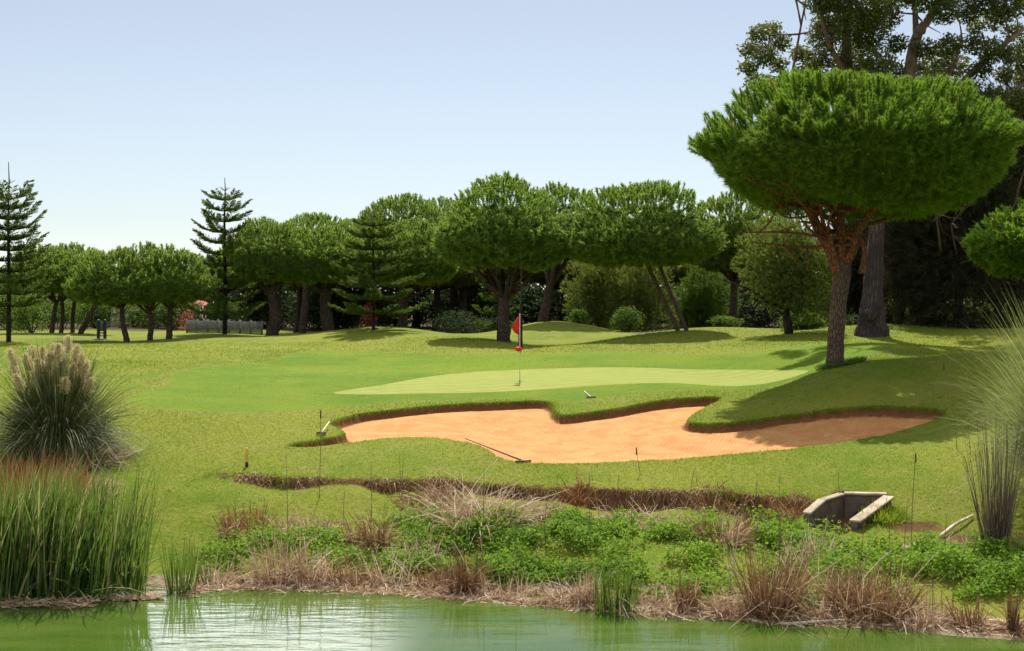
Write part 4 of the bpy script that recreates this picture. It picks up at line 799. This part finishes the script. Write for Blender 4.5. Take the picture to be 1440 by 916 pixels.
# flagstick
B=gp(731,537); s=B[1]/F; t=thing('flagstick',B,'flagstick with a limp red flag and a red marker ball standing on the putting green','flag')
ht=zpix(441,B[1])-B[2]
rod(MB(),[0,0,-.05],[0,0,ht],.016,.011).build('pole',M['white'],t,True)
u=np.linspace(0,1,9); vv=np.linspace(0,1,7); Vf=[]
for a in u:
    for b in vv:
        w=.33*(1-abs(a-.62)*1.15) if a>.1 else .06+.18*a*5*.3
        w=np.interp(a,[0,.15,.62,.85,1],[.03,.10,.25,.20,.06]); Vf.append((-b*w,.05*math.sin(b*7+a*3)*b+.0,ht-.02-a*.60-b*.05))
I=np.arange(63).reshape(9,7); Qf=np.stack([I[:-1,:-1],I[:-1,1:],I[1:,1:],I[1:,:-1]],-1).reshape(-1,4)
fl=mk('flag',Vf,Qf,M['red'],t,smooth=True); md=fl.modifiers.new('thick','SOLIDIFY'); md.thickness=.008
zb=zpix(491,B[1])-B[2]; th=np.linspace(0,np.pi,7); P=np.array([[-.045,0,zb-.08*math.cos(a)] for a in th]); 
mb=MB(); mb.add(*tube(P,np.maximum(.12*np.sin(th),.004),10)); mb.build('marker_ball',M['red'],t,True)
MB().add(*tube(np.array([[0,0,.0],[0,0,.004],[0,0,.008]]),[.06,.06,.06],14)).build('hole_cup',M['hole'],t)
# bare pole behind it
B=gp(732,489); D=B[1]; t=thing('bare_pole',B,'slender bare grey-brown pole rising behind the red flag, dark at its foot','pole')
h=zpix(345,D)-B[2]; hm=zpix(432,D)-B[2]
MB().add(*tube(spline([[0,0,-.2],[0,0,hm*.5],[.01,0,hm]],4),np.linspace(.11,.075,9),9,rough=.05)).build('foot',M['bark_dark'],t,True)
MB().add(*tube(spline([[.01,0,hm-.02],[.03,0,(h+hm)*.5],[0,.02,h]],4),np.linspace(.035,.018,9),8,rough=.04)).build('shaft',M['bark_far'],t,True)
# litter bin
B=gp(790,452); D=B[1]; s=D/F; hb=(451-426)*s; r=6.3*s; t=thing('litter_bin',B,'grey drum-shaped litter bin with a pale domed lid on the mound crest','bin')
MB().add(*tube(np.array([[0,0,-.05],[0,0,.0],[0,0,hb*.5],[0,0,hb*.84]]),[r*.96,r*.96,r,r*1.02],18)).build('body',M['bin'],t)
MB().add(*tube(np.array([[0,0,hb*.84+.003],[0,0,hb*.9],[0,0,hb*.97],[0,0,hb]]),[r*1.1,r*1.1,r*.85,r*.3],18)).build('lid',M['binlid'],t,True)
m=MB(); m.add(*box((-r*.7,-r*1.04,hb*.62),(r*.7,-r*.9,hb*.74))); m.build('slot',M['hole'],t)
# two-post board
B=gp(143,477); D=B[1]; s=D/F; t=thing('tee_board',B,'small dark course board between two black posts on the grass beside the trio of pines','sign')
hb=26*s
for x in (-4.6*s,4.6*s):
    m=MB(); m.add(*box((x-.075,-.06,-.1),(x+.075,.06,hb))); m.add(*tube(np.array([[x,0,hb],[x,0,hb+.03],[x,0,hb+.06]]),[.095,.08,.03],10)); o=m.build('post',M['black'],t)
    o.modifiers.new('b','BEVEL').width=.012
m=MB(); m.add(*box((-4.6*s+.078,-.025,hb*.42),(4.6*s-.078,.025,hb*.93))); m.build('panel',M['greywood'],t)
m=MB(); m.add(*box((-4.6*s+.078,-.035,hb*.30),(4.6*s-.078,.035,hb*.36))); m.build('rail',M['black'],t)
m=MB(); m.add(*box((-.42,-.3,-.05),(.42,.3,.025))); o=m.build('base_slab',M['concrete'],t); o.modifiers.new('b','BEVEL').width=.01
# paling fence
A=at(262,83);Bq=at(368,80); B=(A+Bq)/2; B[2]=H([B[0]],[B[1]])[0]; t=thing('paling_fence',B,'weathered grey paling fence beyond the trio of pines and the tall araucaria','fence')
n=74; m=MB(); rng=np.random.default_rng(600); top=.83
for i in range(n):
    q=A+(Bq-A)*(i+.5)/n; z=H([q[0]],[q[1]])[0]; hh=top*rng.uniform(.95,1.05); w=np.linalg.norm(Bq-A)/n*.30
    v,f=box((q[0]-w-B[0],q[1]-.012-B[1],z-.05-B[2]),(q[0]+w-B[0],q[1]+.012-B[1],z+hh-B[2])); m.add(v,f)
m.build('palings',M['greywood'],t)
for zz in (.25,.62):
    m=MB(); rod(m,A+[0,.045,zz]-B,Bq+[0,.045,zz]-B,.028,k=6); m.build('rail',M['greywood'],t)
for i in range(8):
    q=A+(Bq-A)*i/7; z=H([q[0]],[q[1]])[0]; m=MB(); m.add(*box((q[0]-.05-B[0],q[1]+.08-B[1],z-.2-B[2]),(q[0]+.05-B[0],q[1]+.17-B[1],z+top+.08-B[2]))); m.build('post',M['greywood'],t)
# low house glimpsed behind the pines
B=at(195,101); s=B[1]/F; t=thing('low_house',B,'pale low house with a red tiled roof glimpsed between the trunks of the small pines','house')
w=4.4; m=MB(); m.add(*box((-w,0,-.3),(w,4.5,1.75))); m.build('wall',M['wall'],t)
V=np.array([(-w-.3,-.35,1.753),(w+.3,-.35,1.753),(w+.3,4.85,1.753),(-w-.3,4.85,1.753),(-w+.6,2.25,2.75),(w-.6,2.25,2.75),(-w-.3,-.35,1.65),(w+.3,-.35,1.65),(w+.3,4.85,1.65),(-w-.3,4.85,1.65)])
mk('roof',V,[np.array([(0,1,5,4),(2,3,4,5),(6,7,1,0),(7,8,2,1),(8,9,3,2),(9,6,0,3),(9,8,7,6)]),np.array([(1,2,5),(3,0,4)])],M['roof'],t)
for x in (-2.9,-.4,2.3):
    m=MB(); m.add(*box((x-.5,-.03,.55),(x+.5,-.004,1.35))); wn=m.build('window',M['white'],t); m=MB(); m.add(*box((x-.43,-.036,.62),(x+.43,-.031,1.28))); m.build('pane',M['glass'],wn)
# drain inlet: splayed concrete walls with sloping copings
hz=lambda px,py,D:np.array([(px-CX)*D/F,D,zpix(py,D)])
Cc=hz(1187,697,22.9);Lm=hz(1160,706,22.5);Lf=hz(1138,725,22.1);Rr=hz(1243,698,22.75);Ee=hz(1196,735,21.6); B=np.array([(Cc[0]+Ee[0])/2,22.2,.45])
t=thing('drain_inlet',B,'splayed concrete drain mouth set into the grassy bank below the bunker','drain')
def wallp(name,A,Bt,th,mat,bottom=.05):
    d=nrm((Bt-A)*[1,1,0]); nn=np.array([-d[1],d[0],0])*th; V=[]
    for p in (A,Bt): V+= [p-B,p+nn-B,np.array([p[0],p[1],bottom])-B,np.array([p[0]+nn[0],p[1]+nn[1],bottom])-B]
    o=mk(name,V,np.array([(0,1,5,4),(2,6,7,3),(0,4,6,2),(1,3,7,5),(0,2,3,1),(4,5,7,6)]),M[mat],t); b=o.modifiers.new('b','BEVEL'); b.width=.018; b.segments=2; return o
def coping(name,A,Bt,wd,mat,h=.05,side=1):
    d=nrm((Bt-A)*[1,1,0]); nn=np.array([-d[1],d[0],0])*side; m=MB(); a=A-nn*.03; b=Bt-nn*.03; V=[]
    for p in (a,b): V+=[p-B+[0,0,.003],p+nn*wd-B+[0,0,.003],p-B+[0,0,h],p+nn*wd-B+[0,0,h]]
    o=mk(name,V,np.array([(0,4,5,1),(2,3,7,6),(0,2,6,4),(1,5,7,3),(0,1,3,2),(4,6,7,5)]),M[mat],t); q=o.modifiers.new('b','BEVEL'); q.width=.015; q.segments=2
wallp('wing_wall',Lf,Lm,.12,'concrete_shaded'); coping('coping',Lf,Lm,.17,'concrete')
wallp('wing_wall',Lm+[.004,.004,0],Cc+[-.004,-.004,0],.12,'concrete_shaded'); coping('coping',Lm+[.003,.003,.004],Cc,.16,'concrete',.045)
wallp('back_wall',Cc+[.004,0,0],Rr,.12,'concrete_shaded'); coping('coping',Cc+[.01,0,.004],Rr+[.06,0,0],.2,'concrete')
wallp('wing_wall',Rr+[-.01,-.13,-.02],Ee,.12,'concrete_shaded'); coping('coping',Rr+[-.02,-.12,-.01],Ee,.22,'concrete')
mid=(Cc*.55+Rr*.45); m=MB(); m.add(*tube(np.array([mid+[0,-.02,-.42],mid+[.0,-.012,-.42],mid+[0,.02,-.42]])-B,[.17,.17,.17],18)); m.build('pipe_mouth',M['hole'],t)
# hazard stake
B=gp(347,657); D=B[1]; h=27*D/F; t=thing('hazard_stake',B,'yellow hazard stake on the grass above the eroded bank','stake')
m=MB(); m.add(*tube(np.array([[0,0,-.1],[0,0,0],[.0,0,h-.03],[0,0,h]]),[.03,.03,.03,.016],9)); m.build('shaft',M['yellow'],t)
m=MB(); m.add(*tube(np.array([[0,0,.0],[0,0,.05],[0,0,.1]]),[.034,.034,.034],9)); m.build('foot_band',M['black'],t)
# rakes
def rake(label,hpx,epx,seed,mat,hl=.5,dz=.03,de=.03):
    A=gp(*hpx);E=gp(*epx); B=A.copy(); t=thing('bunker_rake',B,label,'rake'); d=nrm(E-A); sd=nrm(np.cross(d,[0,0,1.]))
    m=MB(); rod(m,np.array([0,0,dz]),E-A+[0,0,de],.018 if hl>.3 else .013,.012); m.build('handle',M[mat],t,True)
    m=MB(); rod(m,sd*hl*.5+[0,0,dz],-sd*hl*.5+[0,0,dz],.016); 
    for k in np.linspace(-.48,.48,11): rod(m,sd*hl*k+[0,0,dz],sd*hl*k+[0,0,dz-.08]-d*.02,.007,k=5)
    m.build('rake_head',M['black'],t)
rake('long dark bunker rake lying across the near bunker edge',(736,651),(654,620),1,'darkwood',.34,dz=.03,de=.05)
rake('pale-handled bunker rake propped on the grass tongue at the narrow end of the bunker',(452,615),(463,603),2,'white',.22,.10,.16)
rake('short pale-handled rake lying on the grass lip between the bunker and the putting green',(831,560),(822,552),3,'white',.26)
# branch in the water, sandstone lumps, log
A=np.array([(1100-CX)/F*17.57,17.57,.02]);E=np.array([(1265-CX)/F*17.62,17.72,.03]); m=MB(); P=spline([A-A,(E-A)*.5+[0,.04,.012],E-A],6); m.add(*tube(P,np.linspace(.022,.032,len(P)),7,rough=.06)); m.add(*tube(spline([P[1],P[1]+[.14,-.12,-.03],P[1]+[.2,-.3,-.05]],4),np.linspace(.016,.01,9),6))
o=m.build('fallen_branch',M['bleached'],None,True); o.location=A; tag(o,'bleached forked branch lying on the water along the shore','branch')
A=gp(1322,760);E=gp(1368,730); m=MB(); P=spline([A-A+[0,0,.05],(E-A)*.5+[0,0,.09],E-A+[0,0,.05]],6); m.add(*tube(P,np.linspace(.035,.022,len(P)),8,rough=.1)); o=m.build('driftwood',M['bleached'],None,True); o.location=A; tag(o,'pale weathered branch lying on bare earth near the dry canes','branch')
# ------------------------------------------------------------------ camera, light, sky
cam=bpy.data.cameras.new('camera'); co=bpy.data.objects.new('camera',cam); COL.objects.link(co); co.location=(0,0,HC); co.rotation_euler=(math.radians(90),0,0)
cam.sensor_width=36; cam.lens=36*F/1440; cam.shift_y=-(458-HZ)/1440; cam.clip_end=5000; SC.camera=co
EL,AZ=math.radians(55),math.radians(1)
sun=bpy.data.lights.new('sun','SUN'); sun.energy=4.25; sun.angle=math.radians(.53); sun.color=(1,.955,.87); so=bpy.data.objects.new('sun',sun); COL.objects.link(so)
so.rotation_euler=Vector((math.sin(AZ)*math.cos(EL),math.cos(AZ)*math.cos(EL),math.sin(EL))).to_track_quat('Z','Y').to_euler(); so.location=(0,0,40)
W=bpy.data.worlds.new('World'); SC.world=W; W.use_nodes=True; nt=W.node_tree; nt.nodes.clear()
def N(k,**kw):
    n=nt.nodes.new('ShaderNode'+k)
    for a,b in kw.items(): setattr(n,a,b)
    return n
sky=N('TexSky',sky_type='NISHITA',sun_disc=False,sun_elevation=EL,sun_rotation=AZ,altitude=50,air_density=1.0,dust_density=.1,ozone_density=2.2)
bg=N('Background'); bg.inputs[1].default_value=.073; out=N('OutputWorld')
# unseen clouds: high ones added to fill shadows, low one mirrored in the pond
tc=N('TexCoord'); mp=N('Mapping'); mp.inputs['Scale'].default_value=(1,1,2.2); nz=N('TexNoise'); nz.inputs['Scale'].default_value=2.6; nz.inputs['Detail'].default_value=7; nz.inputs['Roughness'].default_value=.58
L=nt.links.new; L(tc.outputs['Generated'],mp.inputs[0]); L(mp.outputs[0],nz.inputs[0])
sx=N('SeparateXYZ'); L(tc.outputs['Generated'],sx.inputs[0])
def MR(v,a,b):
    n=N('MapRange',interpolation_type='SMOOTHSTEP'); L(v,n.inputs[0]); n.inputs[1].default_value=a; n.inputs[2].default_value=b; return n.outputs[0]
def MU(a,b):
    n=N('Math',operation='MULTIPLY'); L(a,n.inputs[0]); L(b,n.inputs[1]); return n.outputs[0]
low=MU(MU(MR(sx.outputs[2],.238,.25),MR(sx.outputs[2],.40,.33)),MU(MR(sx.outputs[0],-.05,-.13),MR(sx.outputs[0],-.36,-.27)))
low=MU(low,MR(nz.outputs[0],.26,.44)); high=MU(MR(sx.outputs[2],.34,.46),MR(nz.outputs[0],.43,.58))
mxx=N('Math',operation='MAXIMUM'); L(low,mxx.inputs[0]); L(high,mxx.inputs[1]); unseen_cloud=mxx.outputs[0]
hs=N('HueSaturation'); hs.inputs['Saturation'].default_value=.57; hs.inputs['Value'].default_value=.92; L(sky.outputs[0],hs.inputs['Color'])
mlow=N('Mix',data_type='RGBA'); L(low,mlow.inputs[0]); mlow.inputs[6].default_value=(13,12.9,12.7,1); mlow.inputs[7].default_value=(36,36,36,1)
mx=N('Mix',data_type='RGBA'); L(mlow.outputs[2],mx.inputs[7]); L(unseen_cloud,mx.inputs[0]); L(hs.outputs[0],mx.inputs[6]); L(mx.outputs[2],bg.inputs[0]); L(bg.outputs[0],out.inputs[0])
SC.view_settings.view_transform='Standard'; SC.view_settings.look='None'; SC.view_settings.gamma=1; SC.view_settings.use_curve_mapping=False; SC.view_settings.exposure=.72
c=SC.cycles; c.use_denoising=True; c.max_bounces=6; c.diffuse_bounces=3; c.transmission_bounces=3; c.glossy_bounces=3; c.transparent_max_bounces=4; c.caustics_reflective=False; c.caustics_refractive=False; c.sample_clamp_indirect=6
